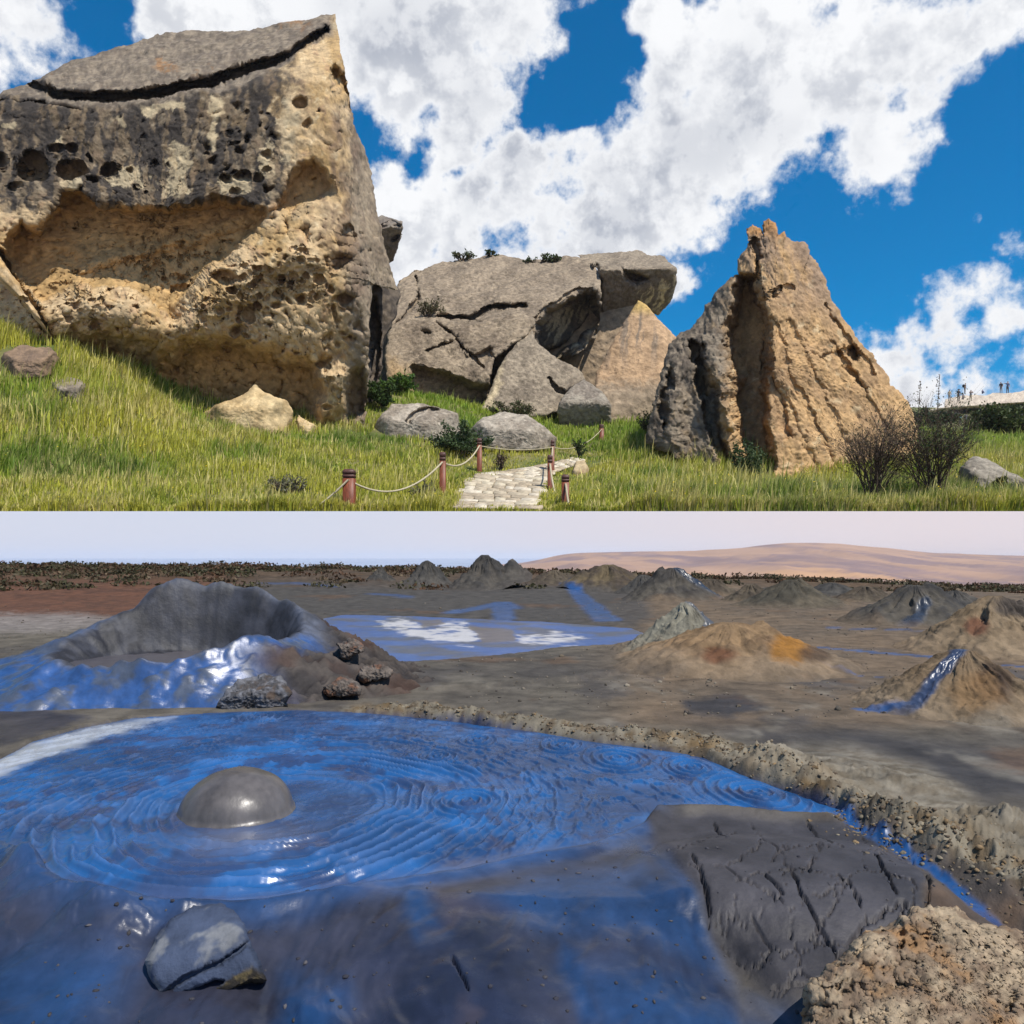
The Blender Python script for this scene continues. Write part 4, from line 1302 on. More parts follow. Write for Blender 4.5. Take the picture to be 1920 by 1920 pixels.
# tall dry stalks of the larger bush stand as grass stalks of their own
for k, (u, vt, lab) in enumerate([(1722, 715, "shorter tall dry stalk rising above the bare bush"), (1758, 702, "tallest dry stalk rising above the bare bush")]):
    y = 17.3
    x = (u - 960) / F * y
    z0 = float(shelf_z(x, y))
    z1 = EYE + (V0 - vt) / F * y
    pts = np.array([(0, 0, 0), (0.02, 0, (z1 - z0) * 0.4), (0.0, 0, (z1 - z0) * 0.75), (0.05, 0, z1 - z0)])
    V, q = tube(pts, np.array((0.014, 0.011, 0.008, 0.005)), 4)
    root = link("dry_stalk", None, label=lab, cat="plant", group="dry stalks above the bush", loc=(x, y, z0))
    link("stem", mesh_np("stem", V, quads=q), M_TWIG, parent=root)
    rg = np.random.default_rng(60 + k)
    C = np.array((0.02, 0, 0)) + np.stack([rg.normal(0, 0.02, 90), rg.normal(0, 0.02, 90), (z1 - z0) * rg.uniform(0.6, 1.0, 90)], -1)
    LV, lq, lc = leaf_cards(rg, C, 0.022, BROWNS)
    link("seed_head", mesh_np("seed_head", LV, quads=lq, col=lc, smooth=False), M_LEAF, parent=root, kind="stuff")


# ------------------------------------------------------------------ visitors on the plateau
def outfit(name, shirt, trousers, hair=(0.03, 0.025, 0.02), skin=(0.36, 0.22, 0.15)):
    m, t, out = new_mat(name)
    b = t.add('ShaderNodeBsdfPrincipled')
    at = t.add('ShaderNodeAttribute', attribute_name="Col")
    t.l.new(at.outputs['Color'], b.inputs['Base Color'])
    n = t.noise(t.add('ShaderNodeTexCoord').outputs['Object'], 9, 3)
    bp = t.add('ShaderNodeBump')
    bp.inputs['Strength'].default_value = 0.3
    bp.inputs['Distance'].default_value = 0.02
    t.l.new(n, bp.inputs['Height'])
    t.l.new(bp.outputs[0], b.inputs['Normal'])
    b.inputs['Roughness'].default_value = 0.85
    t.l.new(b.outputs[0], out.inputs['Surface'])
    return m


M_CLOTH = outfit("clothing", None, None)


def skin_body(joints, edges, radii, seg_cols):
    """one continuous body grown over a joint skeleton with the skin modifier, baked to a mesh"""
    me = bpy.data.meshes.new("body_tmp")
    me.from_pydata(joints, edges, [])
    ob = bpy.data.objects.new("body_tmp", me)
    SC.collection.objects.link(ob)
    sk = ob.modifiers.new("skin", 'SKIN')
    if not me.skin_vertices:
        me.skin_vertices.new()
    for i, r in enumerate(radii):
        me.skin_vertices[0].data[i].radius = (r, r)
        me.skin_vertices[0].data[i].use_root = (i == 0)
    sb = ob.modifiers.new("sub", 'SUBSURF')
    sb.levels = sb.render_levels = 1
    dg = bpy.context.evaluated_depsgraph_get()
    ev = ob.evaluated_get(dg)
    m2 = bpy.data.meshes.new_from_object(ev)
    bpy.data.objects.remove(ob)
    co = np.empty(len(m2.vertices) * 3, np.float32)
    m2.vertices.foreach_get("co", co)
    co = co.reshape(-1, 3)
    J = np.array(joints)
    best = np.full(len(co), 1e9)
    col = np.zeros((len(co), 3))
    for (a, b), c in zip(edges, seg_cols):
        e = J[b] - J[a]
        t = np.clip(((co - J[a]) @ e) / (e @ e + 1e-9), 0, 1)
        d = np.linalg.norm(co - (J[a] + t[:, None] * e), axis=1)
        m = d < best
        best = np.where(m, d, best)
        col[m] = c
    c4 = np.ones((len(co), 4), np.float32)
    c4[:, :3] = col
    at = m2.color_attributes.new("Col", 'FLOAT_COLOR', 'POINT')
    at.data.foreach_set("color", c4.ravel())
    m2.polygons.foreach_set("use_smooth", np.ones(len(m2.polygons), bool))
    return m2


def person(u, vfoot, hpx, label, shirt, trousers, hair=(0.03, 0.025, 0.02), pose="stand", turn=0.0, on=("plateau_rock",), pack=None, hat=None, seed=0):
    p = surf_pt(u, vfoot, on)
    H = hpx / F * p[1]
    s = H / 1.72
    rg = np.random.default_rng(seed)
    skin = (0.36, 0.22, 0.15)
    j = lambda: rg.normal(0, 0.015)
    if pose == "sit":
        hip = np.array((0, 0, 0.12))
        kneeL, kneeR = np.array((-0.14, -0.36, 0.42)), np.array((0.14, -0.38, 0.40))
        footL, footR = np.array((-0.13, -0.55, 0.03)), np.array((0.13, -0.58, 0.03))
    elif pose == "crouch":
        hip = np.array((0, 0.1, 0.32))
        kneeL, kneeR = np.array((-0.15, -0.26, 0.48)), np.array((0.15, -0.26, 0.48))
        footL, footR = np.array((-0.13, -0.05, 0.04)), np.array((0.13, -0.05, 0.04))
    elif pose == "stride":
        hip = np.array((0, 0, 0.88))
        kneeL, kneeR = np.array((-0.12, -0.22, 0.50)), np.array((0.10, 0.12, 0.46))
        footL, footR = np.array((-0.12, -0.30, 0.04)), np.array((0.10, 0.38, 0.06))
    else:
        hip = np.array((0, 0, 0.92))
        kneeL, kneeR = np.array((-0.11, -0.03, 0.49)), np.array((0.12, -0.02, 0.49))
        footL, footR = np.array((-0.13, 0.0, 0.04)), np.array((0.14, 0.02, 0.04))
    up = hip + np.array((0, -0.04 if pose != "crouch" else -0.2, 0.30))
    chest = up + np.array((0, -0.02 if pose != "crouch" else -0.1, 0.20))
    neck = chest + np.array((0, -0.01, 0.13))
    head = neck + np.array((0, -0.03, 0.13))
    crown = head + np.array((0, 0, 0.10))
    shL, shR = chest + np.array((-0.19, 0, 0.03)), chest + np.array((0.19, 0, 0.03))
    if pose == "reach":
        elL, haL = shL + np.array((-0.26, -0.02, -0.02)), shL + np.array((-0.50, -0.04, 0.04))
        elR, haR = shR + np.array((0.08, 0.05, -0.27)), shR + np.array((0.10, -0.06, -0.50))
    elif pose == "sit" or pose == "crouch":
        elL, haL = shL + np.array((-0.06, -0.12, -0.24)), kneeL + np.array((0, -0.04, 0.05))
        elR, haR = shR + np.array((0.06, -0.12, -0.24)), kneeR + np.array((0, -0.04, 0.05))
    elif pose == "camera":
        elL, haL = shL + np.array((-0.10, -0.12, -0.20)), shL + np.array((0.12, -0.30, 0.06))
        elR, haR = shR + np.array((0.10, -0.12, -0.20)), shR + np.array((-0.12, -0.30, 0.06))
    else:
        elL, haL = shL + np.array((-0.07, 0.04, -0.27)), shL + np.array((-0.08, -0.06, -0.51))
        elR, haR = shR + np.array((0.08, 0.03, -0.27)), shR + np.array((0.10, -0.08, -0.50))
    hL, hR = hip + np.array((-0.09, 0, -0.04)), hip + np.array((0.09, 0, -0.04))
    toeL, toeR = footL + np.array((0, -0.16, -0.01)), footR + np.array((0, -0.16, -0.01))
    if pose == "stride":
        toeR = footR + np.array((0, -0.13, -0.03))
    J = [hip, up, chest, neck, head, crown, shL, elL, haL, shR, elR, haR, hL, kneeL, footL, toeL, hR, kneeR, footR, toeR]
    E = [(0, 1), (1, 2), (2, 3), (3, 4), (4, 5), (2, 6), (6, 7), (7, 8), (2, 9), (9, 10), (10, 11), (0, 12), (12, 13), (13, 14), (14, 15), (0, 16), (16, 17), (17, 18), (18, 19)]
    R = [.15, .14, .15, .06, .10, .08, .08, .055, .045, .08, .055, .045, .11, .075, .05, .04, .11, .075, .05, .04]
    sh = (0.03, 0.03, 0.03)
    Cc = [shirt, shirt, skin, skin, hair, shirt, shirt, skin, shirt, shirt, skin, trousers, trousers, trousers, sh, trousers, trousers, trousers, sh]
    ca, sa = math.cos(turn), math.sin(turn)
    J = [tuple(np.array((a[0] * ca - a[1] * sa, a[0] * sa + a[1] * ca, a[2])) * s) for a in J]
    me = skin_body(J, E, [r * s for r in R], Cc)
    ob = link("person", me, M_CLOTH, label=label, cat="person", group="visitors by the far plateau", loc=p)
    if pack is not None:
        V = []
        for (z, w, d) in ((0, .14, .09), (.12, .17, .13), (.38, .16, .12), (.48, .10, .07)):
            V += [(-w, 0, z), (w, 0, z), (w, d * 2, z), (-w, d * 2, z)]
        V = np.array(V) + np.array((0, 0.08, up[2] - 0.12))
        V = np.stack([V[:, 0] * ca - V[:, 1] * sa, V[:, 0] * sa + V[:, 1] * ca, V[:, 2]], -1) * s
        q = np.concatenate([grid_quads(4, 4, True), [[0, 3, 2, 1], [12, 13, 14, 15]]])
        link("backpack", mesh_np("backpack", V, quads=q, col=np.tile(pack, (16, 1))), M_CLOTH, parent=ob)
    if hat is not None:
        a = np.arange(12) * 2 * np.pi / 12
        V = []
        for (r, z) in ((.22, 0.04), (.20, .06), (.12, .07), (.11, .15), (.02, .17)):
            V += [(r * math.cos(t), r * math.sin(t), z) for t in a]
        hp = np.array(J[4]) / s
        V = (np.array(V) + hp) * s
        link("hat", mesh_np("hat", V, quads=grid_quads(5, 12, True), col=np.tile(hat, (60, 1))), M_CLOTH, parent=ob)
    return ob


bpy.context.view_layer.update()
BLK, NAV, GRY, WHT, KHA = (0.02, 0.02, 0.025), (0.03, 0.05, 0.12), (0.12, 0.12, 0.13), (0.6, 0.6, 0.6), (0.32, 0.27, 0.18)
person(1780, 752, 20, "leftmost visitor on the plateau, pale top, standing", KHA, (0.2, 0.19, 0.18), seed=1)
person(1797, 752, 21, "visitor in black with a wide hat at the plateau edge", BLK, BLK, seed=2, hat=BLK)
person(1805, 750, 16, "crouching visitor in grey next to the wide hat", GRY, GRY, pose="crouch", seed=3)
person(1809, 739, 20, "visitor with a backpack standing on the crest behind the crouching one", (0.12, 0.10, 0.08), (0.16, 0.14, 0.12), turn=0.8, pack=BLK, seed=4)
person(1820, 752, 20, "visitor in dark top and khaki trousers standing alone", GRY, KHA, pose="camera", seed=5)
person(1842, 738, 13, "visitor in blue sitting on the plateau crest", (0.04, 0.08, 0.2), NAV, pose="sit", seed=6)
person(1877, 737, 20, "visitor with a large black backpack near the right end of the plateau", BLK, GRY, turn=-0.9, pack=BLK, seed=7)
person(1889, 737, 21, "rightmost visitor on the plateau, striding with an arm stretched out", NAV, BLK, pose="reach", seed=8)
person(1738, 796, 20, "visitor in black below the plateau next to the dark bush", BLK, BLK, on=(), seed=9)
person(1774, 798, 24, "visitor in a dark jacket in the group below the plateau", BLK, NAV, on=(), seed=10)
person(1783, 798, 22, "visitor in brown in the group below the plateau", (0.10, 0.06, 0.04), BLK, on=(), seed=11)
person(1800, 798, 22, "visitor in a turquoise top below the plateau", (0.25, 0.5, 0.55), GRY, on=(), seed=12)
person(1811, 798, 23, "visitor in dark grey right of the turquoise top", GRY, BLK, on=(), seed=13)

# ------------------------------------------------------------------ mud field below: flat, pool, bubble, crater, cones
def gp(u, v, z=0.0):
    y = (EYE - z) * F / (v - V0)
    return ((u - 960) / F * y, y)


POOL_PX = [(0, 1424), (60, 1392), (150, 1366), (250, 1347), (400, 1337), (560, 1332), (700, 1338), (850, 1352), (1000, 1372), (1100, 1390), (1250, 1408), (1320, 1422), (1400, 1456), (1500, 1490), (1605, 1526),
           (1480, 1528), (1330, 1512), (1235, 1514), (1205, 1548), (1100, 1585), (950, 1612), (800, 1646), (650, 1672), (500, 1690), (350, 1694), (200, 1688), (100, 1660), (30, 1605), (-60, 1560), (-200, 1510), (-330, 1470), (-200, 1440)]
POOL = [gp(u, v) for (u, v) in POOL_PX]
RIDGE = [gp(u, v) for (u, v) in [(690, 1330), (780, 1336), (900, 1352), (1050, 1368), (1150, 1382), (1250, 1392), (1330, 1402), (1400, 1425), (1480, 1455), (1560, 1495), (1640, 1545), (1720, 1580), (1800, 1608), (1920, 1660), (2060, 1730)]]
CHANNEL = [gp(u, v) for (u, v) in [(1560, 1524), (1620, 1560), (1700, 1612), (1800, 1664), (1930, 1728), (2100, 1810)]]


def crest_z(x):
    vc = np.interp(960 + x * 100, [-600, 0, 700, 1000, 1400, 1650, 1900, 2500], [1062, 1061, 1066, 1072, 1084, 1094, 1104, 1112])
    return EYE - (vc - V0) / F * 15.2


def mud_z(x, y, fine=True):
    x = np.asarray(x, float)
    y = np.asarray(y, float)
    P = p3(x, y)
    z = 0.0 * x
    bank = sstep(7.5, 15.2, y)
    z = z + bank * crest_z(x)
    z = z + 0.035 * fbm(P, 0.9, 4, seed=201) * sstep(2.2, 5, y) + 0.10 * fbm(P, 0.5, 4, seed=203) * sstep(7, 12, y) * sstep(15.4, 13.5, y)
    wx = x + 0.05 * fbm(P, 3.0, 3, seed=205)
    wy = y + 0.05 * fbm(P + 9, 3.0, 3, seed=207)
    z = z + 0.09 * np.exp(-((x - 4.4) / 2.6) ** 2 - ((y - 7.6) / 2.0) ** 2)
    # slope towards the viewer in front of the pool
    z = z - 0.22 * np.clip(1.06 - y, 0, 1) + 0.016 * fbm(P, 5.0, 3, seed=209) * sstep(1.15, 0.95, y)
    # crusty ridge beyond the pool
    d, t = line_d(RIDGE, x, y)
    d = np.abs(d + 0.045 * fbm(P, 5.0, 4, 0.6, 210))
    rw = 0.055
    crumb = fbm(P, 17.0, 5, 0.65, 211) * 1.6 if fine else 0
    hh = (0.024 + 0.012 * fbm(P, 4, 2, seed=213)) * sstep(0.0, 0.04, t)
    z = z + np.exp(-(d / rw) ** 2) * (hh + 0.030 * crumb)
    crust = np.exp(-(d / 0.16) ** 2)
    z = z + 0.010 * crust * (fbm(P, 14.0, 4, 0.6, 215) if fine else 0)
    # pale crust mounds right of the ridge
    for (u, v, r, h) in ((1500, 1440, 0.14, 0.02), (1660, 1470, 0.13, 0.018), (1830, 1560, 0.13, 0.030), (1900, 1600, 0.10, 0.030)):
        cx, cy = gp(u, v)
        z = z + h * np.exp(-((x - cx) ** 2 + ((y - cy) * 1.4) ** 2) / r ** 2) * (1 + (0.8 * crumb if fine else 0))
    # cracked dome of mud
    cx, cy = gp(1475, 1640)
    q = ((x - cx) / 0.235) ** 2 + ((y - cy) / 0.165) ** 2
    z = z + 0.019 * sstep(0, 1, np.clip(1 - q, 0, 1) ** 0.6)
    # overflow channel
    d, t = line_d(CHANNEL, x, y)
    z = z - 0.012 * np.exp(-(d / 0.022) ** 2)
    # flow tongues in front
    for ln, hw, hh2 in (([gp(250, 1700), gp(180, 1790), gp(60, 1900)], 0.05, 0.012), ([gp(300, 1720), gp(240, 1830), gp(120, 1960)], 0.02, -0.010), ([gp(700, 1690), gp(860, 1790), gp(960, 1960)], 0.10, 0.008),
                        ([gp(1030, 1690), gp(1060, 1760), gp(1130, 1880)], 0.03, -0.006), ([gp(1210, 1590), gp(1310, 1690), gp(1450, 1800), gp(1560, 1960)], 0.016, -0.006), ([gp(860, 1710), gp(830, 1800)], 0.06, 0.006),
                        ([gp(20, 1640), gp(110, 1690), gp(200, 1710)], 0.03, 0.020), ([gp(-40, 1600), gp(30, 1640)], 0.03, 0.022)):
        d, t = line_d(ln, wx, wy)
        z = z + hh2 * np.exp(-(d / hw) ** 2)
    z = z + 0.0022 * fbm(P, 14.0, 3, 0.5, 235) * sstep(1.5, 1.0, y)
    fl = fbm(p3(x + 0.10 * fbm(P, 3, 2, seed=231), y * 0.55), 9.0, 4, 0.5, 233)
    z = z + 0.024 * fl * sstep(1.12, 1.0, y) * sstep(0.45, 0.25, x - (1.05 - y) * 0.5)
    sdr = poly_sd(POOL, x, y)
    clot = fbm(p3(x + 0.03 * fbm(P, 6, 2, seed=237), y * 1.4), 13.0, 4, 0.55, 239, ridged=True)
    z = z + 0.020 * np.clip(clot, 0, 1) * sstep(-0.01, 0.02, sdr) * sstep(0.14, 0.03, sdr) * sstep(1.35, 1.15, y) * sstep(-0.2, -0.45, x)
    # the pool basin and its rim
    sd = poly_sd(POOL, wx * 0.4 + x * 0.6, wy * 0.4 + y * 0.6)
    lip = 0.006 + 0.006 * np.clip(fbm(P, 9, 3, seed=217) * 2, -0.6, 1.5)
    z = np.where(sd > 0, np.maximum(z, 0.004 * np.exp(-(sd / 0.03) ** 2) - 0.3 * sd), z)
    z = z + lip * np.exp(-((sd - 0.012) / 0.016) ** 2)
    z = z * sstep(-0.035, 0.012, sd) - 0.03 * sstep(0.006, -0.03, sd)
    # the farther pool
    sd2 = poly_sd(POOL2, wx, wy)
    z = np.where((sd2 > 0.0) & (sd2 < 0.8), np.maximum(z, 0.016 * sstep(0.0, 0.2, sd2) - 0.008), z)
    z = z * sstep(-0.05, 0.30, sd2) - 0.03 * sstep(0.05, -0.12, sd2)
    return z


POOL2 = [gp(u, v) for (u, v) in [(575, 1166), (640, 1152), (760, 1154), (900, 1160), (1040, 1166), (1180, 1176), (1215, 1190), (1150, 1206), (1040, 1212), (960, 1222), (860, 1232), (760, 1238), (690, 1234), (640, 1205), (590, 1185)]]

CRACKS = [[(1480, 1650), (1500, 1690), (1535, 1725), (1572, 1762)], [(1452, 1788), (1500, 1792), (1560, 1785), (1576, 1760), (1620, 1725), (1690, 1700)], [(1298, 1622), (1318, 1665), (1332, 1715)], [(1732, 1640), (1744, 1670), (1738, 1705)],
          [(1335, 1540), (1345, 1558), (1356, 1575)], [(848, 1772), (862, 1790), (878, 1812)], [(1430, 1660), (1470, 1695)], [(1640, 1620), (1680, 1690)], [(1460, 1620), (1448, 1640)],
          [(1690, 1700), (1740, 1712)], [(1570, 1762), (1585, 1800)], [(1230, 1895), (1245, 1915)]]


def uv0(x, y):
    return 960 + x / y * F, V0 + EYE * F / y


def soft_poly(poly, u, v, w):
    return sstep(w, -w, poly_sd(poly, u, v))


def mud_colour(x, y, z):
    u, v = uv0(x, y)
    P = p3(x, y)
    n1 = fbm(P, 1.3, 4, seed=301)
    n2 = fbm(P, 6.0, 4, 0.6, 303)
    n3 = fbm(P, 24.0, 4, 0.6, 305)
    ns = fbm(p3(x * 1.2, y * 0.6), 3.0, 5, 0.62, 307)
    uw = u + 26 * n2 + 14 * n3
    vw = v + 12 * n2 + 8 * n3
    col = lerp3((0.25, 0.215, 0.165), (0.185, 0.16, 0.13), sstep(-0.25, 0.25, n1 + 0.5 * ns))
    wet = np.zeros_like(x)
    # tan soil on the right
    tan = sstep(1050, 1250, uw) * sstep(1385, 1345, vw)
    col = lerp3(col, lerp3((0.34, 0.235, 0.145), (0.27, 0.20, 0.135), sstep(-0.2, 0.2, n1)), tan * 0.85)
    # grey flats in the middle distance
    g = soft_poly([(430, 1100), (1180, 1088), (1230, 1160), (1180, 1178), (560, 1160), (420, 1140)], uw, vw, 14)
    col = lerp3(col, (0.135, 0.125, 0.115), 0.85 * g)
    # red earth on the left and scrubby bank
    red = sstep(520, 400, uw + 0.9 * (vw - 1100)) * sstep(1172, 1150, vw)
    col = lerp3(col, lerp3((0.27, 0.125, 0.075), (0.20, 0.10, 0.065), sstep(-0.2, 0.2, ns)), red)
    pal = soft_poly([(-900, 1152), (150, 1150), (240, 1165), (100, 1185), (-900, 1196)], uw, vw, 9)
    col = lerp3(col, (0.46, 0.40, 0.36), 0.8 * pal)
    bank = sstep(9.5, 12.5, y + 0.8 * n1)
    col = lerp3(col, lerp3((0.21, 0.13, 0.075), (0.15, 0.10, 0.06), sstep(-0.2, 0.2, n1)), 0.75 * bank)
    # damp dark patches
    for poly, w, k in (([(1280, 1312), (1380, 1300), (1440, 1325), (1370, 1345), (1290, 1335)], 10, 0.75), ([(1420, 1375), (1600, 1360), (1920, 1420), (1960, 1490), (1850, 1500), (1700, 1440), (1480, 1420)], 22, 0.6),
                       ([(700, 1250), (1000, 1250), (1200, 1262), (1000, 1280), (720, 1275)], 16, 0.35), ([(1230, 1340), (1400, 1350), (1500, 1400), (1400, 1395)], 14, 0.3)):
        m = soft_poly(poly, uw, vw, w)
        col = lerp3(col, (0.07, 0.064, 0.066), min(1, k * 1.3) * m)
        wet = np.maximum(wet, 0.5 * m * k)
    dmp = sstep(0.05, 0.28, fbm(p3(x * 1.2, y * 0.55), 2.2, 5, 0.6, 311)) * sstep(1190, 1240, v)
    col = lerp3(col, np.array((0.115, 0.10, 0.09)), 0.75 * dmp)
    wet = np.maximum(wet, 0.35 * dmp)
    strk = sstep(0.10, 0.30, ns) * sstep(1250, 1300, v) * sstep(1700, 1500, v) * sstep(700, 900, u)
    col = lerp3(col, (0.40, 0.355, 0.28), 0.6 * strk)
    # pale crust along the ridge
    d, t = line_d(RIDGE, x, y)
    cr = np.exp(-(d / 0.085) ** 2)
    cc = lerp3((0.43, 0.37, 0.27), (0.22, 0.16, 0.095), sstep(-0.10, 0.22, -n3 + 0.4 * n2))
    cc = lerp3(cc, (0.40, 0.25, 0.10), 0.5 * sstep(0.1, 0.3, n2))
    col = lerp3(col, cc, np.clip(cr * 1.25, 0, 1))
    pc = soft_poly([(1390, 1440), (1480, 1395), (1600, 1400), (1740, 1440), (1900, 1560), (2000, 1650), (1900, 1640), (1700, 1540), (1560, 1490)], uw, vw, 20)
    col = lerp3(col, lerp3((0.47, 0.41, 0.31), (0.31, 0.25, 0.17), sstep(-0.2, 0.2, n3)), 0.8 * pc)
    # wet foreground: grey mud, sky sheen painted in as blue sheets
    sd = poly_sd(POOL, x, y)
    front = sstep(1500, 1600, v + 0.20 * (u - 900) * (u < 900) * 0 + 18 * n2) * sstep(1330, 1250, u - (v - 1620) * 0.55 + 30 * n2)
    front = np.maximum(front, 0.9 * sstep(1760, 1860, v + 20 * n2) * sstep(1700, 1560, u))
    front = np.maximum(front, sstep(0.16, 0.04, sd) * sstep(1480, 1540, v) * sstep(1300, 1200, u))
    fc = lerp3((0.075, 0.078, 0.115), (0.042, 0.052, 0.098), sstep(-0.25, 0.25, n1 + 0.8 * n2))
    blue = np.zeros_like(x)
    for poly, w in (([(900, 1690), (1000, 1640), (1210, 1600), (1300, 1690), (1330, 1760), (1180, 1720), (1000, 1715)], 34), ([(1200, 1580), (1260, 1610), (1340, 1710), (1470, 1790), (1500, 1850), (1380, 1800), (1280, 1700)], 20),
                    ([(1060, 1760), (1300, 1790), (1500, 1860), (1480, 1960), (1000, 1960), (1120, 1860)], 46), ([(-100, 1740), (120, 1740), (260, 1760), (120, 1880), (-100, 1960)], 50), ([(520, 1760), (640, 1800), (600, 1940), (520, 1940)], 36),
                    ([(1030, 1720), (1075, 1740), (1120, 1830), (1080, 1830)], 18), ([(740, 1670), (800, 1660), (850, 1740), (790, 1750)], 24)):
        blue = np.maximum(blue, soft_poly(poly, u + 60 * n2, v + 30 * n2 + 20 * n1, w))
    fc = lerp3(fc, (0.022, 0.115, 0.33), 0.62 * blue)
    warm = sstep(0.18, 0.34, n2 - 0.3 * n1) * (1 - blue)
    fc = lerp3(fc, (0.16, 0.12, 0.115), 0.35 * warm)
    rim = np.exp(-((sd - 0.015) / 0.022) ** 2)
    fc = lerp3(fc, (0.045, 0.16, 0.44), 0.75 * sstep(0.075, 0.0, sd) * sstep(-0.3, 0.15, n2 + 0.25))  # blue sky sheen painted along the pool rim
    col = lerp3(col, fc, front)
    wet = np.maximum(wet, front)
    # cracked mud slab
    sl_ = soft_poly([(1200, 1528), (1330, 1520), (1480, 1535), (1600, 1540), (1700, 1590), (1745, 1660), (1735, 1720), (1640, 1760), (1560, 1800), (1450, 1795), (1340, 1725), (1270, 1630)], uw, vw, 17)
    col = lerp3(col, lerp3((0.125, 0.115, 0.125), (0.085, 0.078, 0.085), sstep(-0.2, 0.2, n2)), sl_)
    wet = np.maximum(wet * (1 - sl_), 0.5 * sl_)
    out = soft_poly([(1600, 1535), (1700, 1590), (1930, 1690), (2100, 1790), (2100, 1900), (1740, 1720), (1745, 1660), (1690, 1590)], uw, vw, 8)
    col = lerp3(col, (0.14, 0.12, 0.11), 0.85 * out)
    # left bank between crater and pool
    lb = soft_poly([(-900, 1330), (60, 1325), (170, 1345), (120, 1368), (0, 1400), (-900, 1480)], uw, vw, 8)
    col = lerp3(col, (0.085, 0.075, 0.08), 0.9 * lb)
    wet = np.maximum(wet, 0.6 * lb)
    # thin streams, their blue sky sheen painted in
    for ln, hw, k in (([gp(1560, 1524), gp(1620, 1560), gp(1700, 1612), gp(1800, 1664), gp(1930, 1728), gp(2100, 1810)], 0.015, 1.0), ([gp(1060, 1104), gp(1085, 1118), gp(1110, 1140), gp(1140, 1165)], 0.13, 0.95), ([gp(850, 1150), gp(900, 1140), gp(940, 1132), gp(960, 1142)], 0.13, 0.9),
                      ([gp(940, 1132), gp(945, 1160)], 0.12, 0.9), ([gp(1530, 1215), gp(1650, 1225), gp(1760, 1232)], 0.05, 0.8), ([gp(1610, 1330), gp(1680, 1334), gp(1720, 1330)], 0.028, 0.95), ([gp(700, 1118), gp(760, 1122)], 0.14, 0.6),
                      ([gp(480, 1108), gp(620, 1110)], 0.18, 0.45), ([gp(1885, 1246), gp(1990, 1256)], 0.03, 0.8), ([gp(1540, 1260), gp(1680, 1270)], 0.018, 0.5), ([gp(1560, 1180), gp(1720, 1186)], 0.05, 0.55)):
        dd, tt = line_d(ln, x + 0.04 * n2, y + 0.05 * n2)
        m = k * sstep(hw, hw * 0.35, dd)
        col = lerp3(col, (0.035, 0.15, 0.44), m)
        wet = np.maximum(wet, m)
    # mud under the pools
    col = lerp3(col, (0.07, 0.10, 0.22), sstep(0.004, -0.012, sd))
    # rusty stains
    ru = sstep(0.24, 0.42, n1 + 0.35 * n2) * (1 - front) * (1 - sl_)
    col = lerp3(col, (0.30, 0.15, 0.06), 0.35 * ru)
    return np.clip(col * 0.40, 0.006, 1), np.clip(wet, 0, 1)


def build_mud():
    v_rows = np.concatenate([np.linspace(2600, 1990, 16), np.linspace(1985, 1122, 360)])
    y_rows = np.concatenate([EYE * F / (v_rows - V0), np.linspace(8.9, 15.25, 60), np.linspace(15.4, 16.6, 5)])
    us = np.concatenate([np.linspace(-1500, -80, 40), np.linspace(-70, 1990, 690), np.linspace(2000, 3400, 40)])
    Y = np.broadcast_to(y_rows[:, None], (len(y_rows), len(us))).copy()
    X = (us[None] - 960) / F * (Y + 0.0)
    edge = np.abs(us - 960) > 1040
    X = X + np.where(edge[None], np.sign(X) * 0.6 * (np.abs(us[None] - 960) - 1040) / 1000 / (0.3 + 0.3 * Y), 0)
    Z = mud_z(X, Y)
    Z = Z - 0.9 * np.clip(Y - 15.25, 0, None) * 0.4
    u, v = uv0(X, Y)
    wn = 13 * fbm(p3(u, v), 0.05, 4, 0.6, 401)
    for ln in CRACKS:
        d, t = line_d(ln, u + wn, v + wn * 0.5)
        hw = 2.4 * (0.4 + 0.6 * np.sin(np.pi * np.clip(t, 0.05, 0.95)))
        Z = Z - 0.013 * sstep(hw * 0.8 + 1.4, hw * 0.3, d)
    rg = np.random.default_rng(55)
    seeds = np.stack([rg.uniform(1240, 1800, 34), rg.uniform(1540, 1830, 34)], -1)
    reg = (u > 1180) & (u < 1850) & (v > 1500) & (v < 1850)
    ur, vr = (u + 2.2 * wn)[reg], (v + 1.6 * wn)[reg]
    d2 = np.sort(np.stack([np.hypot(ur - a_, (vr - b_) * 1.6) for a_, b_ in seeds], -1), -1)[:, :2]
    ed = d2[:, 1] - d2[:, 0]
    wmod = 0.4 + 3.6 * sstep(-0.05, 0.3, fbm(p3(ur, vr), 0.012, 3, seed=407))
    inside = soft_poly([(1225, 1530), (1480, 1538), (1600, 1545), (1700, 1592), (1742, 1660), (1735, 1720), (1640, 1770), (1560, 1830), (1460, 1800), (1345, 1725), (1275, 1630)], ur, vr, 10)
    Z[reg] -= 0.010 * sstep(wmod + 1.5, wmod * 0.3, ed) * inside
    P = np.stack([X, Y, Z], -1)
    Z = Z + 0.0035 * fbm(P, 30, 4, 0.6, 403) * (0.12 + sstep(1.5, 4, Y))
    P[..., 2] = Z
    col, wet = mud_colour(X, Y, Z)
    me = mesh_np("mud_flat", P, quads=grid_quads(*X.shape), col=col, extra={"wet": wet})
    link("ground", me, M_MUD, kind="structure", label="mud flat with wet grey ground, painted blue sheen and dry tan ground")


build_mud()


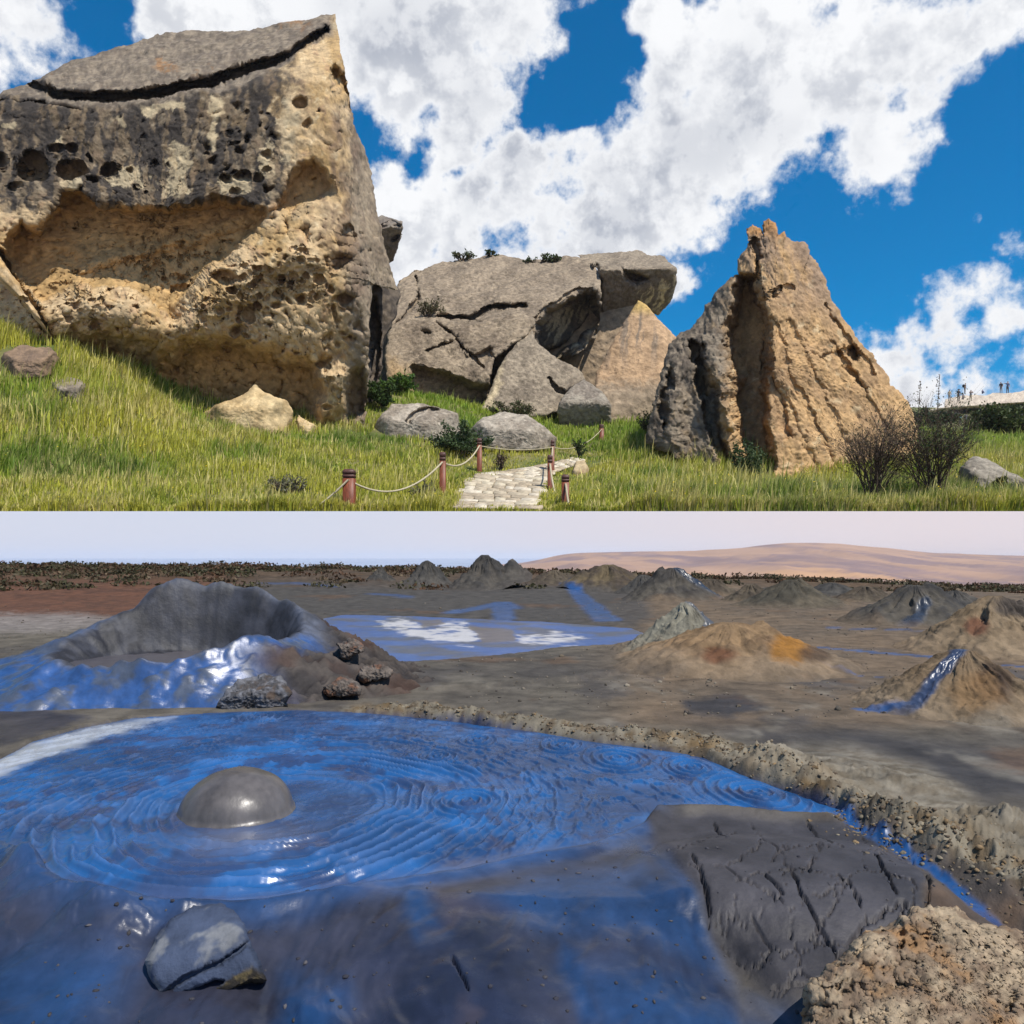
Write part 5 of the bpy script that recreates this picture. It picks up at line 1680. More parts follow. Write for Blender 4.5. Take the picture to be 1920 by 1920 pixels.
def ripple(x, y):
    P = p3(x, y)
    wx = x + 0.022 * fbm(P, 3.5, 2, seed=501) + 0.005 * fbm(P, 16.0, 2, seed=503)
    wy = y + 0.028 * fbm(P + 5, 3.5, 2, seed=505) + 0.005 * fbm(P + 5, 16.0, 2, seed=507)
    h = np.zeros_like(x)
    cx, cy = gp(525, 1512)
    d = np.hypot(wx - cx, (wy - cy) * 0.92)
    th = np.arctan2(wy - cy, wx - cx)
    lam = 0.0245
    d_ = d + 0.016 * fbm(p3(d * 16, np.cos(th) * 0.6, np.sin(th) * 0.6), 1.0, 3, seed=508)
    ph = d_ / lam + 0.9 * fbm(p3(np.cos(th) * 1.5, np.sin(th) * 1.5, d * 3), 1.0, 2, seed=509)
    saw = 1 - np.abs(2 * (ph - np.floor(ph)) - 1)
    win = sstep(0.165, 0.20, d) * sstep(0.62, 0.34, d)
    mod = 0.25 + 0.75 * sstep(-0.2, 0.2, fbm(p3(np.cos(th) * 2, np.sin(th) * 2, d * 14), 1.0, 3, seed=511))
    h += 0.0125 * saw ** 2.0 * win * mod
    h += 0.0035 * np.exp(-((d - 0.175) / 0.010) ** 2)
    # long creases that follow the swirl everywhere
    cr = fbm(p3(np.cos(th) * (3 + 4 * d), np.sin(th) * (3 + 4 * d), d * 26), 1.0, 3, 0.5, 513, ridged=True)
    h += 0.018 * np.clip(cr, 0, 1) ** 1.3 * sstep(0.24, 0.5, d)
    bx, by = -0.486, 1.415
    db = np.hypot(x - bx, y - by)
    h += 0.004 * np.exp(-((db - 0.100) / 0.012) ** 2)
    for (u, v, r, l) in ((875, 1508, 0.085, 0.017), (1155, 1425, 0.11, 0.022), (1300, 1440, 0.10, 0.018), (1050, 1400, 0.08, 0.02), (480, 1348, 0.09, 0.02), (820, 1420, 0.06, 0.016), (1420, 1488, 0.15, 0.02), (900, 1390, 0.06, 0.018)):
        qx, qy = gp(u, v)
        dd = np.hypot(wx - qx, (wy - qy) * 0.7)
        pp = dd / l
        s2 = 1 - np.abs(2 * (pp - np.floor(pp)) - 1)
        w_ = sstep(r, r * 0.55, dd)
        h = h * (1 - 0.8 * w_) + 0.0085 * s2 ** 2 * w_
    h += 0.0035 * np.clip(fbm(P, 22, 4, 0.6, 515, ridged=True), 0, 1)
    return h


def build_pool(name, poly, label, rows, cols, vtop, vbot, z0, rip, colf, pad):
    vs = np.linspace(vtop, vbot, rows)
    ys = EYE * F / (vs - V0)
    pa = np.array(poly)
    xs = np.linspace(pa[:, 0].min() - pad, pa[:, 0].max() + pad, cols)
    X, Y = np.meshgrid(xs, ys)
    sd = poly_sd(poly, X, Y)
    Z = z0 + rip(X, Y) * sstep(0.01, -0.05, sd)
    P = np.stack([X, Y, Z], -1)
    q = grid_quads(rows, cols)
    ok = (sd.ravel()[q] < pad).any(1)
    q = q[ok]
    used = np.unique(q)
    remap = np.full(rows * cols, -1)
    remap[used] = np.arange(len(used))
    col, wet = colf(X, Y, Z, sd)
    me = mesh_np(name, P.reshape(-1, 3)[used], quads=remap[q], col=col.reshape(-1, 3)[used], extra={"wet": wet.ravel()[used]})
    link(name, me, M_POOL, kind="structure", label=label)


def pool_col(x, y, z, sd):
    P = p3(x, y)
    n1 = fbm(P, 2.5, 4, seed=521)
    n2 = fbm(P, 10, 4, 0.6, 523)
    u, v = uv0(x, y)
    col = lerp3((0.017, 0.088, 0.245), (0.013, 0.045, 0.125), sstep(-0.25, 0.25, n1 + 0.5 * n2))  # blue of the reflected sky painted into the mud
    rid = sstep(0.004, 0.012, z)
    col = lerp3(col, (0.07, 0.145, 0.32), 0.55 * rid)  # paler crests stand in for glints on the ripples
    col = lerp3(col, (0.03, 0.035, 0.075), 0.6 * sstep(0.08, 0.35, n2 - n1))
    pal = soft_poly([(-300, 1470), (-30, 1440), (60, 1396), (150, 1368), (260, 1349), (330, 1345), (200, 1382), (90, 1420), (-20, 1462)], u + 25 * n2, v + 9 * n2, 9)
    col = lerp3(col, (0.36, 0.38, 0.40), 0.8 * pal)  # pale reflection painted along the upper left shore
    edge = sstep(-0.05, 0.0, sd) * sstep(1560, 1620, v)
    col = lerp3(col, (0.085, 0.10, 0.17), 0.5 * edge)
    grey_mud = np.exp(-((x - gp(440, 1590)[0]) / 0.10) ** 2 - ((y - gp(440, 1575)[1]) / 0.07) ** 2)
    col = lerp3(col, (0.14, 0.13, 0.14), 0.6 * grey_mud)  # greyer mud in front of the bubble
    return col, np.full_like(x, 0.95)


build_pool("mud_pool", POOL, "large pool of liquid mud with blue sky sheen in its colour and ring ripples around a bubble", 300, 880, 1322, 1722, 0.0, ripple, pool_col, 0.012)


def pool2_col(x, y, z, sd):
    P = p3(x, y)
    n2 = fbm(P, 3, 4, 0.6, 531)
    u, v = uv0(x, y)
    col = lerp3((0.04, 0.10, 0.28), (0.07, 0.085, 0.13), sstep(-0.1, 0.25, n2))  # sky sheen put into the mud as blue
    uu, vv = u + 26 * n2, v + 10 * n2
    for poly in ([(705, 1166), (760, 1160), (800, 1172), (830, 1162), (875, 1166), (900, 1196), (880, 1206), (800, 1200), (740, 1180)], [(960, 1200), (985, 1184), (1010, 1190), (1060, 1186), (1098, 1192), (1080, 1202), (1000, 1206)]):
        col = lerp3(col, (0.52, 0.51, 0.52), 0.95 * sstep(-0.22, 0.02, fbm(P, 5, 4, 0.6, 539)) * soft_poly(poly, uu + 30 * fbm(P, 9, 3, 0.6, 535), vv + 12 * fbm(P, 9, 3, 0.6, 537), 3))  # bright sky reflections painted as white patches
    for poly in ([(780, 1162), (830, 1158), (815, 1172), (795, 1176)], [(880, 1172), (960, 1178), (965, 1200), (905, 1204)]):
        col = lerp3(col, (0.13, 0.11, 0.10), 0.85 * soft_poly(poly, uu, vv, 3))
    return col, np.full_like(x, 0.8)


build_pool("mud_pool", POOL2, "farther pool of mud coloured with blue sky sheen and white painted reflections", 90, 260, 1143, 1250, -0.006, lambda x, y: 0.006 * fbm(p3(x, y), 2.5, 3, seed=533), pool2_col, 0.25)

# ---- the bubble
M_BUB = mat_plain("bubble_mud", (0.085, 0.076, 0.072), 0.34, 0.4, 30, 0.3, 0.004, 0.45, stretch=(1, 1, 0.4))
bx, by = -0.486, 1.415
nr, nc = 40, 96
th = np.linspace(0, np.pi / 2 * 1.06, nr)[:, None]
ph = (np.arange(nc) * 2 * np.pi / nc)[None]
R_ = 0.094
Bp = np.stack([R_ * 1.03 * np.sin(th) * np.cos(ph), R_ * 1.03 * np.sin(th) * np.sin(ph), R_ * 0.79 * np.cos(th) + 0 * ph], -1)
Bp += (0.008 * fbm(Bp, 9, 4, seed=541))[..., None] * Bp / R_
flare = sstep(np.pi / 2 * 0.88, np.pi / 2 * 1.06, th)
Bp[..., :2] *= (1 + 0.16 * flare ** 2)[..., None]
bt = [(0, k, (k + 1) % nc) for k in range(nc)]
link("mud_bubble", mesh_np("mud_bubble", Bp, quads=grid_quads(nr, nc, True)), M_BUB, label="round grey mud bubble swelling in the middle of the ring ripples", cat="bubble", loc=(bx, by, 0.001))


# ---- crater mound on the left
def build_crater():
    cx, cy = (335 - 960) / F * 2.85, 2.85
    nr, nc = 150, 420
    th = (np.arange(nc) * 2 * np.pi / nc)[None]
    deg = np.degrees(th)
    keys = [0, 30, 60, 80, 95, 110, 130, 160, 180, 205, 225, 250, 270, 295, 320, 345, 360]
    rimz = [.185, .25, .315, .335, .355, .350, .27, .19, .125, .105, .115, .130, .138, .150, .170, .18, .185]
    rad = [.44, .43, .41, .40, .39, .39, .41, .43, .43, .41, .40, .39, .39, .41, .43, .44, .44]
    bas = [1.02, .98, .90, .85, .85, .85, .90, 1.0, 1.15, 1.05, .80, .56, .49, .52, .66, .90, 1.02]
    rz, rr, rb = (np.interp(deg, keys, k) for k in (rimz, rad, bas))
    q = np.linspace(0, 1, nr)[:, None]
    qr = 0.42
    inner = q < qr
    a = q / qr
    b = (q - qr) / (1 - qr)
    r = np.where(inner, rr * a, rr + (rb - rr) * b)
    lake = 0.084
    zi = lake - 0.02 + (rz - lake + 0.02) * sstep(0.72, 1.0, a) ** 1.0
    zo = rz * (1 - b) ** 1.35 - 0.02 * b
    z = np.where(inner, zi, zo)
    X = cx + r * np.cos(th)
    Y = cy + r * np.sin(th)
    P = np.stack([X, Y, z], -1)
    P3 = P.astype(np.float32)
    n1 = fbm(P3, 3.5, 4, seed=601)
    n2 = fbm(P3, 14, 4, 0.6, 603)
    n3 = fbm(P3, 11, 4, 0.55, 605, ridged=True)
    n4 = fbm(P3, 60, 3, 0.6, 607)
    u, v = proj(P)
    # lobes and folds of flowed mud
    near_rim = np.exp(-((q - qr) / 0.16) ** 2)
    rough = sstep(-0.05, 0.15, np.cos(th) - 0.72) * sstep(qr + 0.02, qr + 0.15, q)            # clods on the right flank
    rough = np.maximum(rough, sstep(185, 150, deg) * sstep(120, 150, deg) * sstep(qr, qr + 0.2, q) * 0.8)
    z2 = z + 0.055 * n1 * sstep(0, 0.35, q) * sstep(1.0, 0.8, q) + 0.012 * n2 * sstep(0.2, 0.35, q)
    z2 = z2 + rough * (0.045 * (n3 - 0.1) + 0.018 * n2 + 0.006 * n4)
    z2 = z2 + near_rim * 0.034 * fbm(p3(np.cos(th) * 4 + 0 * q, np.sin(th) * 4 + 0 * q, q * 3), 1.0, 3, seed=609)
    fold = fbm(p3(np.cos(th) * 3.2 + 0.5 * n1, np.sin(th) * 3.2 + 0.5 * n1, q * 2.0), 1.0, 3, seed=611)
    front = sstep(0.1, -0.3, np.sin(th)) * sstep(qr, qr + 0.1, q)
    z2 = z2 + 0.030 * fold * front * sstep(1, 0.8, q)
    # head of dried mud on the back rim
    hd = np.exp(-(((X - (312 - 960) / F * 3.22) / 0.10) ** 2 + ((Y - 3.22) / 0.14) ** 2))
    z2 = z2 + 0.035 * hd
    P[..., 2] = z2
    blue = sstep(0.15, -0.2, np.sin(th) + 0.5 * n1) * sstep(qr - 0.02, qr + 0.03, q)
    blue = np.maximum(blue, 0.8 * sstep(140, 175, deg) * sstep(240, 200, deg) * sstep(qr - 0.05, qr + 0.05, q))
    col = lerp3((0.13, 0.145, 0.19), (0.075, 0.08, 0.10), sstep(-0.2, 0.2, n1 + n2))
    col = lerp3(col, lerp3((0.035, 0.11, 0.32), (0.09, 0.115, 0.17), sstep(-0.12, 0.2, n2 + 0.5 * fold)), 0.9 * blue)  # blue sheen of wet mud painted over the front flow
    col = lerp3(col, (0.30, 0.31, 0.32), 0.5 * near_rim * sstep(0.0, 0.2, n2) * sstep(30, 60, deg) * sstep(130, 100, deg))
    col = lerp3(col, lerp3((0.045, 0.038, 0.036), (0.095, 0.078, 0.066), sstep(-0.1, 0.25, n3 * 0.6 + n2)), rough)
    col = lerp3(col, (0.15, 0.07, 0.04), 0.3 * rough * sstep(0.1, 0.3, n1))
    inn = sstep(qr + 0.01, qr - 0.03, q) * np.ones_like(X)
    col = lerp3(col, lerp3((0.055, 0.055, 0.065), (0.024, 0.023, 0.027), sstep(-0.2, 0.2, n2)), 0.9 * inn)  # inner wall darkened to paint in its shade
    col = col * 0.62
    wet = np.clip(0.55 + 0.4 * blue - 0.7 * rough, 0, 1) * np.ones_like(X)
    loc = np.array((cx, cy, 0.0))
    V = P.reshape(-1, 3) - loc
    me = mesh_np("mound", V, quads=grid_quads(nr, nc, True), col=col.reshape(-1, 3), extra={"wet": wet})
    root = link("mud_crater", None, label="wide crater mound of grey mud with a dark pool inside, behind the blue pool", cat="crater", loc=loc)
    link("mound", me, M_CONE, parent=root)
    # dark mud standing inside
    rr2 = np.linspace(0.001, 0.40, 30)[:, None]
    t2 = (np.arange(72) * 2 * np.pi / 72)[None]
    L = np.stack([rr2 * np.cos(t2), rr2 * np.sin(t2), lake + 0.003 * fbm(p3(rr2 * np.cos(t2) * 9, rr2 * np.sin(t2) * 9), 1.0, 3, seed=613)], -1)
    me = mesh_np("crater_pool", L, quads=grid_quads(30, 72, True), col=np.tile((0.075, 0.068, 0.075), (30 * 72, 1)), extra={"wet": np.full(30 * 72, 0.8)})
    link("crater_pool", me, M_POOL, parent=root)


build_crater()


# ---- mud cones
def cone(name, u, vtop, y, wpx, label, tops=None, cols=((0.17, 0.155, 0.13), (0.11, 0.10, 0.09)), flow=None, sharp=1.5, seed=0, nr=44, nc=120, ribs=0.16, orange=None, skirt=1.0, rough=1.0, depth=0.9):
    """a small mud volcano: concave flanks, ribs, a vent at the tip; tops adds further tips as (u, vtop, relative width)"""
    sharp = sharp + 0.12
    wpx = wpx * 1.04
    x = (u - 960) / F * y
    ztop = EYE + (V0 - vtop) / F * y
    Rb = wpx / F * y
    th = (np.arange(nc) * 2 * np.pi / nc)[None]
    q = (np.linspace(0, 1, nr) ** 1.2)[:, None]
    base_r = 1 + 0.22 * fbm(p3(np.cos(th) * 1.3, np.sin(th) * 1.3, seed), 1.0, 3, seed=700 + seed)
    r = q * Rb * base_r * skirt
    X = x + r * np.cos(th)
    Y = y + r * np.sin(th) * depth
    G = mud_z(X, Y, False)
    g0 = float(mud_z(np.array([x]), np.array([y]), False)[0])
    H = ztop - g0
    prof = (1 - q) ** sharp * (1 - 0.10 * np.exp(-(q / 0.05) ** 2))
    rib = fbm(p3(np.cos(th) * 3.2 + 0 * q, np.sin(th) * 3.2 + 0 * q, q * 1.2 + seed), 1.0, 4, 0.55, 720 + seed)
    Hh = H * prof * (1 + 3.4 * ribs * rib * sstep(0.02, 0.3, q))
    if tops:
        for (u2, v2, w2) in tops:
            x2 = (u2 - 960) / F * y
            h2 = EYE + (V0 - v2) / F * y - g0
            dd = np.hypot(X - x2, (Y - y) * 0.8) / (Rb * w2)
            Hh = np.maximum(Hh, h2 * np.clip(1 - dd, 0, 1) ** sharp * (1 + 1.5 * ribs * rib))
    P = np.stack([X, Y, G * sstep(0, 0.5, q) + g0 * (1 - sstep(0, 0.5, q)) + Hh - 0.02 * q ** 3], -1)
    f = 4.0 / Rb
    Q = (P * 1.0).astype(np.float32)
    n1 = fbm(Q, f * 0.5, 4, seed=740 + seed)
    n2 = fbm(Q, f * 2.2, 4, 0.6, 742 + seed)
    P[..., 2] += rough * (0.13 * H * n1 + 0.11 * H * n2) * sstep(1, 0.75, q) * sstep(0.02, 0.35, q)
    n5 = fbm(Q, f * 6.0, 4, 0.6, 746 + seed)
    P[..., 2] += rough * 0.05 * H * n5 * sstep(1, 0.75, q) * sstep(0.0, 0.2, q)
    P[..., 0] += rough * 0.12 * H * fbm(Q + 20, f * 1.2, 3, seed=744 + seed) * sstep(0.0, 0.1, q) * sstep(1, 0.8, q)
    col = lerp3(cols[0], cols[1], sstep(-0.25, 0.25, n1 + 0.6 * rib + 0.4 * n2))
    if len(cols) > 2:
        col = lerp3(col, cols[2], sstep(0.35, 0.85, q + 0.3 * n1))
    wet = np.zeros_like(X)
    U, Vp = proj(P)
    if orange:
        for (uo, vo, ro, co, k) in orange:
            m = sstep(1.15, 0.5, np.hypot((U - uo) / ro[0], (Vp - vo) / ro[1]) + 0.5 * n2)
            col = lerp3(col, co, k * m)
    if flow:
        for (pts, hw, co) in flow:
            d, t = line_d(pts, U + 8 * n2, Vp + 5 * n2)
            m = sstep(hw, hw * 0.5, d) * (Y < y + 0.25 * Rb)
            col = lerp3(col, co, 0.92 * m)
            wet = np.maximum(wet, m)
            P[..., 2] += 0.012 * H * m
    gcol, gwet = mud_colour(X, Y, G)
    col = lerp3(col * (0.56 if y < 5 else 0.40), gcol, sstep(0.62, 0.97, q + 0.25 * n1) * np.ones_like(X))
    loc = np.array((x, y, g0))
    V = np.concatenate([P.reshape(-1, 3) - loc])
    me = mesh_np(name, V, quads=grid_quads(nr, nc, True), col=col.reshape(-1, 3), extra={"wet": wet})
    return link(name, me, M_CONE, label=label, cat="mud cone", group="mud cones on the flat", loc=loc)


GC = ((0.165, 0.15, 0.13), (0.10, 0.095, 0.088))
BR = ((0.22, 0.175, 0.12), (0.14, 0.11, 0.08))
TN = ((0.34, 0.25, 0.155), (0.24, 0.17, 0.10), (0.37, 0.27, 0.17))
BLUE = (0.03, 0.10, 0.25)
SLATE = (0.07, 0.085, 0.115)
cone("mud_cone", 714, 1060, 11.6, 34, "tiny grey mud cone, leftmost of the far row", cols=GC, seed=1, sharp=1.6)
cone("mud_cone", 801, 1045, 11.2, 62, "dark grey mud cone second in the far row beside the double peak", cols=GC, seed=2, sharp=1.6)
cone("mud_cone", 911, 1033, 10.6, 84, "tallest far mud cone with a second shoulder peak on its right", tops=[(960, 1049, 0.8), (985, 1068, 0.7)], cols=((0.17, 0.15, 0.125), (0.09, 0.085, 0.08)), seed=3, sharp=1.4)
cone("mud_cone", 1040, 1066, 11.5, 60, "low dark mud hump between the tallest far cone and the brown one", cols=BR, seed=4, sharp=1.2)
cone("mud_cone", 1142, 1054, 10.2, 96, "broad brown mud cone with a small dark tip in the far row", tops=[(1190, 1072, 0.6), (1095, 1072, 0.6)], cols=((0.25, 0.19, 0.11), (0.13, 0.10, 0.075)), seed=5, sharp=1.0)
cone("mud_cone", 1264, 1058, 8.2, 104, "dark mud cone with a grey run down its right side behind the pale cone", tops=[(1240, 1064, 0.8)], cols=((0.19, 0.165, 0.13), (0.10, 0.09, 0.08)), seed=6, sharp=1.4, flow=[([(1270, 1062), (1300, 1085), (1350, 1110), (1375, 1140)], 11, SLATE)])
cone("mud_cone", 1408, 1092, 7.6, 60, "small brown mud cone between the dark cone and the twin-tipped one", cols=BR, seed=7, sharp=1.2)
cone("mud_cone", 1482, 1081, 6.9, 118, "olive brown mud cone with a twin tip in front of the far hill", tops=[(1500, 1082, 0.7), (1440, 1105, 0.7)], cols=((0.22, 0.18, 0.125), (0.13, 0.115, 0.085)), seed=8, sharp=1.4)
cone("mud_cone", 1716, 1089, 5.4, 138, "dark mud cone with two tips and grey ribs at the right", tops=[(1742, 1093, 0.8), (1660, 1120, 0.7)], cols=((0.19, 0.165, 0.13), (0.095, 0.09, 0.085)), seed=9, sharp=1.3, flow=[([(1735, 1130), (1720, 1160), (1690, 1180)], 16, SLATE)])
cone("mud_cone", 1862, 1105, 3.9, 190, "tan mud cone at the right edge with dark clods along its ridge", tops=[(1915, 1122, 0.6), (1800, 1150, 0.6)], cols=TN, seed=10, sharp=1.45, nr=70, nc=180, orange=[(1905, 1135, (50, 26), (0.09, 0.075, 0.065), 0.9), (1830, 1175, (26, 22), (0.22, 0.09, 0.05), 0.8)])
cone("mud_cone", 1286, 1117, 3.75, 150, "pale grey green mud cone with a dark run beside the orange mound", cols=((0.36, 0.335, 0.255), (0.25, 0.23, 0.175), (0.27, 0.215, 0.15)), seed=11, sharp=1.75, nr=80, nc=200, ribs=0.10, flow=[([(1290, 1121), (1318, 1140), (1332, 1165), (1322, 1185), (1300, 1205)], 13, (0.10, 0.105, 0.12))])
cone("mud_mound", 1372, 1160, 3.35, 240, "rounded orange brown mud mound with rusty hollow, right of the pale cone", tops=[(1430, 1160, 0.55), (1482, 1186, 0.46), (1330, 1192, 0.6)], cols=((0.33, 0.215, 0.115), (0.23, 0.145, 0.08), (0.36, 0.26, 0.165)), seed=12, sharp=1.0, nr=80, nc=200, ribs=0.10,
     orange=[(1482, 1215, (44, 34), (0.42, 0.19, 0.035), 0.9), (1345, 1228, (40, 18), (0.17, 0.065, 0.03), 0.8), (1530, 1225, (40, 20), (0.09, 0.055, 0.035), 0.8)])
cone("mud_cone", 1806, 1207, 2.42, 230, "near brown mud cone at the right with a mud run coloured with blue sheen down its left side", cols=((0.30, 0.215, 0.13), (0.21, 0.145, 0.085), (0.33, 0.25, 0.165)), seed=13, sharp=1.4, nr=110, nc=260, ribs=0.12,
     flow=[([(1806, 1210), (1785, 1235), (1755, 1270), (1735, 1300), (1710, 1325), (1660, 1336)], 17, (0.05, 0.085, 0.175))], orange=[(1862, 1280, (44, 46), (0.075, 0.05, 0.04), 0.85), (1830, 1300, (60, 50), (0.33, 0.19, 0.08), 0.6)])  # the run's blue is sky sheen put into the colour

cone("mud_cone", 1062, 1072, 11.8, 40, "small dark hump left of the broad brown far cone", cols=BR, seed=14, sharp=1.2, ribs=0.2)
cone("mud_cone", 1205, 1074, 9.6, 60, "low dark cone just left of the dark far cone with the grey run", cols=GC, seed=15, sharp=1.2, ribs=0.2)
cone("mud_cone", 1330, 1082, 9.0, 64, "grey brown cone on the bank right of the dark cone with the run", cols=BR, seed=16, sharp=1.2, ribs=0.2)
cone("mud_cone", 1560, 1090, 8.0, 80, "dark low cone right of the twin-tipped olive cone", cols=GC, seed=17, sharp=1.2, ribs=0.2)
cone("mud_cone", 1622, 1096, 7.2, 74, "second dark low cone right of the twin-tipped olive cone", cols=BR, seed=18, sharp=1.2, ribs=0.2)
cone("mud_cone", 1790, 1104, 6.2, 90, "dark cone between the two-tipped ribbed cone and the tan edge cone", cols=GC, seed=19, sharp=1.2, ribs=0.2)
cone("mud_cone", 1440, 1100, 8.6, 60, "small dark cone tucked left of the twin-tipped olive cone", cols=GC, seed=20, sharp=1.2, ribs=0.2)


# ---- clods and crusts near the viewer
def clod_col(light, mid, rust):
    def f(u, v, P, push):
        n1 = fbm(P, 14, 4, 0.6, 801)
        n2 = fbm(P, 60, 4, 0.62, 803)
        c = lerp3(light, mid, sstep(-0.2, 0.2, n1 + 0.6 * n2))
        return lerp3(c, rust, 0.6 * sstep(0.08, 0.28, n1 - 0.3 * n2))
    return f


polar_rock("crusty_clod", [(1490, 2040), (1500, 1930), (1512, 1850), (1548, 1812), (1580, 1790), (1606, 1752), (1660, 1735), (1690, 1712), (1740, 1697), (1795, 1702), (1840, 1738), (1880, 1742), (1930, 1760), (2060, 1800), (2150, 1900), (2150, 2040)], (1790, 1860),
           [[(1740, 1698, 0.86), (1540, 1815, 0.80), (1950, 1765, 0.82)], [(1540, 1850, 0.79), (1920, 1850, 0.745), (1720, 2000, 0.72)]],
           back=0.16, N=520, M=150, amp=0.020, nscale=10, octs=5, rgh=0.12, mat=M_CRUMB, colf=clod_col((0.315, 0.24, 0.155), (0.17, 0.118, 0.076), (0.29, 0.155, 0.06)), jag=5, warp=4, edge=0.03,
           custom=lambda u, v: 0.008 * sstep(0.05, 0.4, fbm(p3(u, v), 0.03, 4, 0.55, 811)) + 0.004 * sstep(0.05, 0.3, fbm(p3(u, v, 4), 0.10, 3, 0.5, 813)),
           label="big crumbly tan clod of dried mud in the bottom right corner", cat="clod")
polar_rock("mud_lump", [(272, 1800), (290, 1758), (322, 1722), (362, 1698), (418, 1692), (446, 1716), (462, 1760), (486, 1800), (502, 1838), (470, 1868), (430, 1884), (385, 1906), (335, 1894), (300, 1868), (282, 1836)], (385, 1800),
           [[(385, 1695, 0.985), (280, 1800, 0.905), (480, 1790, 0.90)], [(290, 1835, 0.885), (500, 1835, 0.88), (400, 1900, 0.905)]],
           back=0.08, N=320, M=90, amp=0.012, nscale=9, octs=4, rgh=0.08, soft=0.03, mat=M_MUD, edge=0.02, jag=2, warp=3,
           feats=[carve(0, line=[(300, 1868), (350, 1832), (400, 1812), (450, 1782), (468, 1766)], depth=0.010, w=5, half=4), carve(0, poly=[(345, 1862), (400, 1838), (420, 1840), (395, 1862), (350, 1880)], depth=0.02, w=4),
                  carve(0, poly=[(300, 1880), (345, 1880), (420, 1868), (470, 1840), (510, 1850), (400, 1915)], depth=0.018, w=4)],
           colf=lambda u, v, P, pu: lerp3(lerp3((0.05, 0.066, 0.108), (0.15, 0.155, 0.165), sstep(0.05, 0.3, fbm(P, 18, 4, 0.6, 821) + 0.25 * sstep(1840, 1760, v) * sstep(330, 290, u))),
                                          lerp3((0.035, 0.03, 0.025), (0.13, 0.10, 0.05), sstep(0.0, 0.25, fbm(P, 50, 3, 0.6, 823))), sstep(-6, 6, v - np.interp(u, [280, 320, 380, 430, 470, 510], [1880, 1872, 1866, 1836, 1815, 1830]) + 8 * fbm(p3(u, v), 0.1, 3, seed=825))),
           label="mud coated lump with a dark broken front edge below the blue pool", cat="clod")
polar_rock("crusty_clod", [(405, 1325), (420, 1296), (450, 1276), (490, 1264), (525, 1272), (545, 1300), (535, 1330), (470, 1342), (420, 1340)], (475, 1305),
           [[(410, 1300, 2.36), (540, 1300, 2.36), (480, 1264, 2.46)], [(410, 1302, 2.36), (540, 1302, 2.36), (480, 1340, 2.37)]], back=0.12, N=150, M=44, amp=0.03, nscale=12, mat=M_CRUMB, edge=0.03, jag=3, warp=3,
           colf=clod_col((0.13, 0.13, 0.14), (0.05, 0.047, 0.047), (0.08, 0.05, 0.03)), label="rough grey clod at the foot of the crater mound by the pool", cat="clod")
for k, (u, v, s, y, lab) in enumerate([(640, 1290, 34, 2.5, "dark clod on the crater mound's right flank near its foot"), (700, 1262, 30, 2.62, "rusty dark clod on the outer right flank of the crater mound"),
                                       (655, 1215, 26, 2.72, "dark clod high on the crater mound's right flank")]):
    o = [(u + s * (1 + 0.2 * math.sin(3 * a + k)) * math.cos(a), v + 0.6 * s * (1 + 0.2 * math.cos(2 * a + k)) * math.sin(a)) for a in np.linspace(0, 2 * math.pi, 12, endpoint=False)]
    polar_rock("dark_clod", o, (u, v), [[(u - s, v, y), (u + s, v, y), (u, v - s, y + 0.06)], [(u - s, v, y), (u + s, v, y), (u, v + s, y + 0.02)]], back=0.06, N=90, M=26, amp=0.03, nscale=14, mat=M_CRUMB, edge=0.03, jag=3, warp=3,
               colf=clod_col((0.14, 0.115, 0.095), (0.07, 0.058, 0.05), (0.20, 0.085, 0.04)), label=lab, cat="clod")


# ---- scrub on the bank
def build_scrub():
    rg = np.random.default_rng(71)
    Vs, Qs, Cs, off = [], [], [], 0
    n = 1500
    spots = []
    for k in range(n):
        y = rg.uniform(9.5, 15.1) if rg.random() < 0.6 else rg.uniform(13.6, 15.2)
        uu = rg.uniform(-350, 2300)
        if uu < 480 and rg.random() < 0.5:
            y = rg.uniform(12.5, 15.2)
        if 480 < uu < 1750 and y < 13.2 and rg.random() < 0.85:
            continue
        if uu > 1000 and rg.random() < 0.35:
            continue
        spots.append((uu, y))
    sp = np.array(spots)
    sx = (sp[:, 0] - 960) / F * sp[:, 1]
    sz = mud_z(sx, sp[:, 1], False)
    for x, y, z in zip(sx, sp[:, 1], sz):
        w = rg.uniform(0.08, 0.34)
        h = w * rg.uniform(0.22, 0.42)
        m = int(26 + 120 * w)
        a = rg.normal(0, 1, (m, 3))
        a /= np.linalg.norm(a, axis=1, keepdims=True)
        a[:, 2] = np.abs(a[:, 2])
        C = a * np.array((w, w * 0.7, h)) * (rg.random((m, 1)) ** 0.4) + np.array((x, y, z))
        kind = rg.random()
        cols = OLIVE if kind < 0.45 else ([(0.16, 0.085, 0.045), (0.12, 0.07, 0.04)] if kind < 0.75 else [(0.20, 0.14, 0.08), (0.14, 0.10, 0.055)])
        V, q, c = leaf_cards(rg, C, 0.026, cols, 1.6)
        Vs.append(V)
        Qs.append(q + off)
        Cs.append(c)
        off += len(V)
    me = mesh_np("scrub", np.concatenate(Vs), quads=np.concatenate(Qs), col=np.concatenate(Cs), smooth=False)
    me.color_attributes["Col"].data.foreach_set("color", np.concatenate([np.concatenate(Cs) * 0.6, np.ones((off, 1))], 1).astype(np.float32).ravel())
    link("scrub", me, M_LEAF, kind="stuff", label="low brown and olive steppe scrub on the far bank", cat="scrub")


build_scrub()


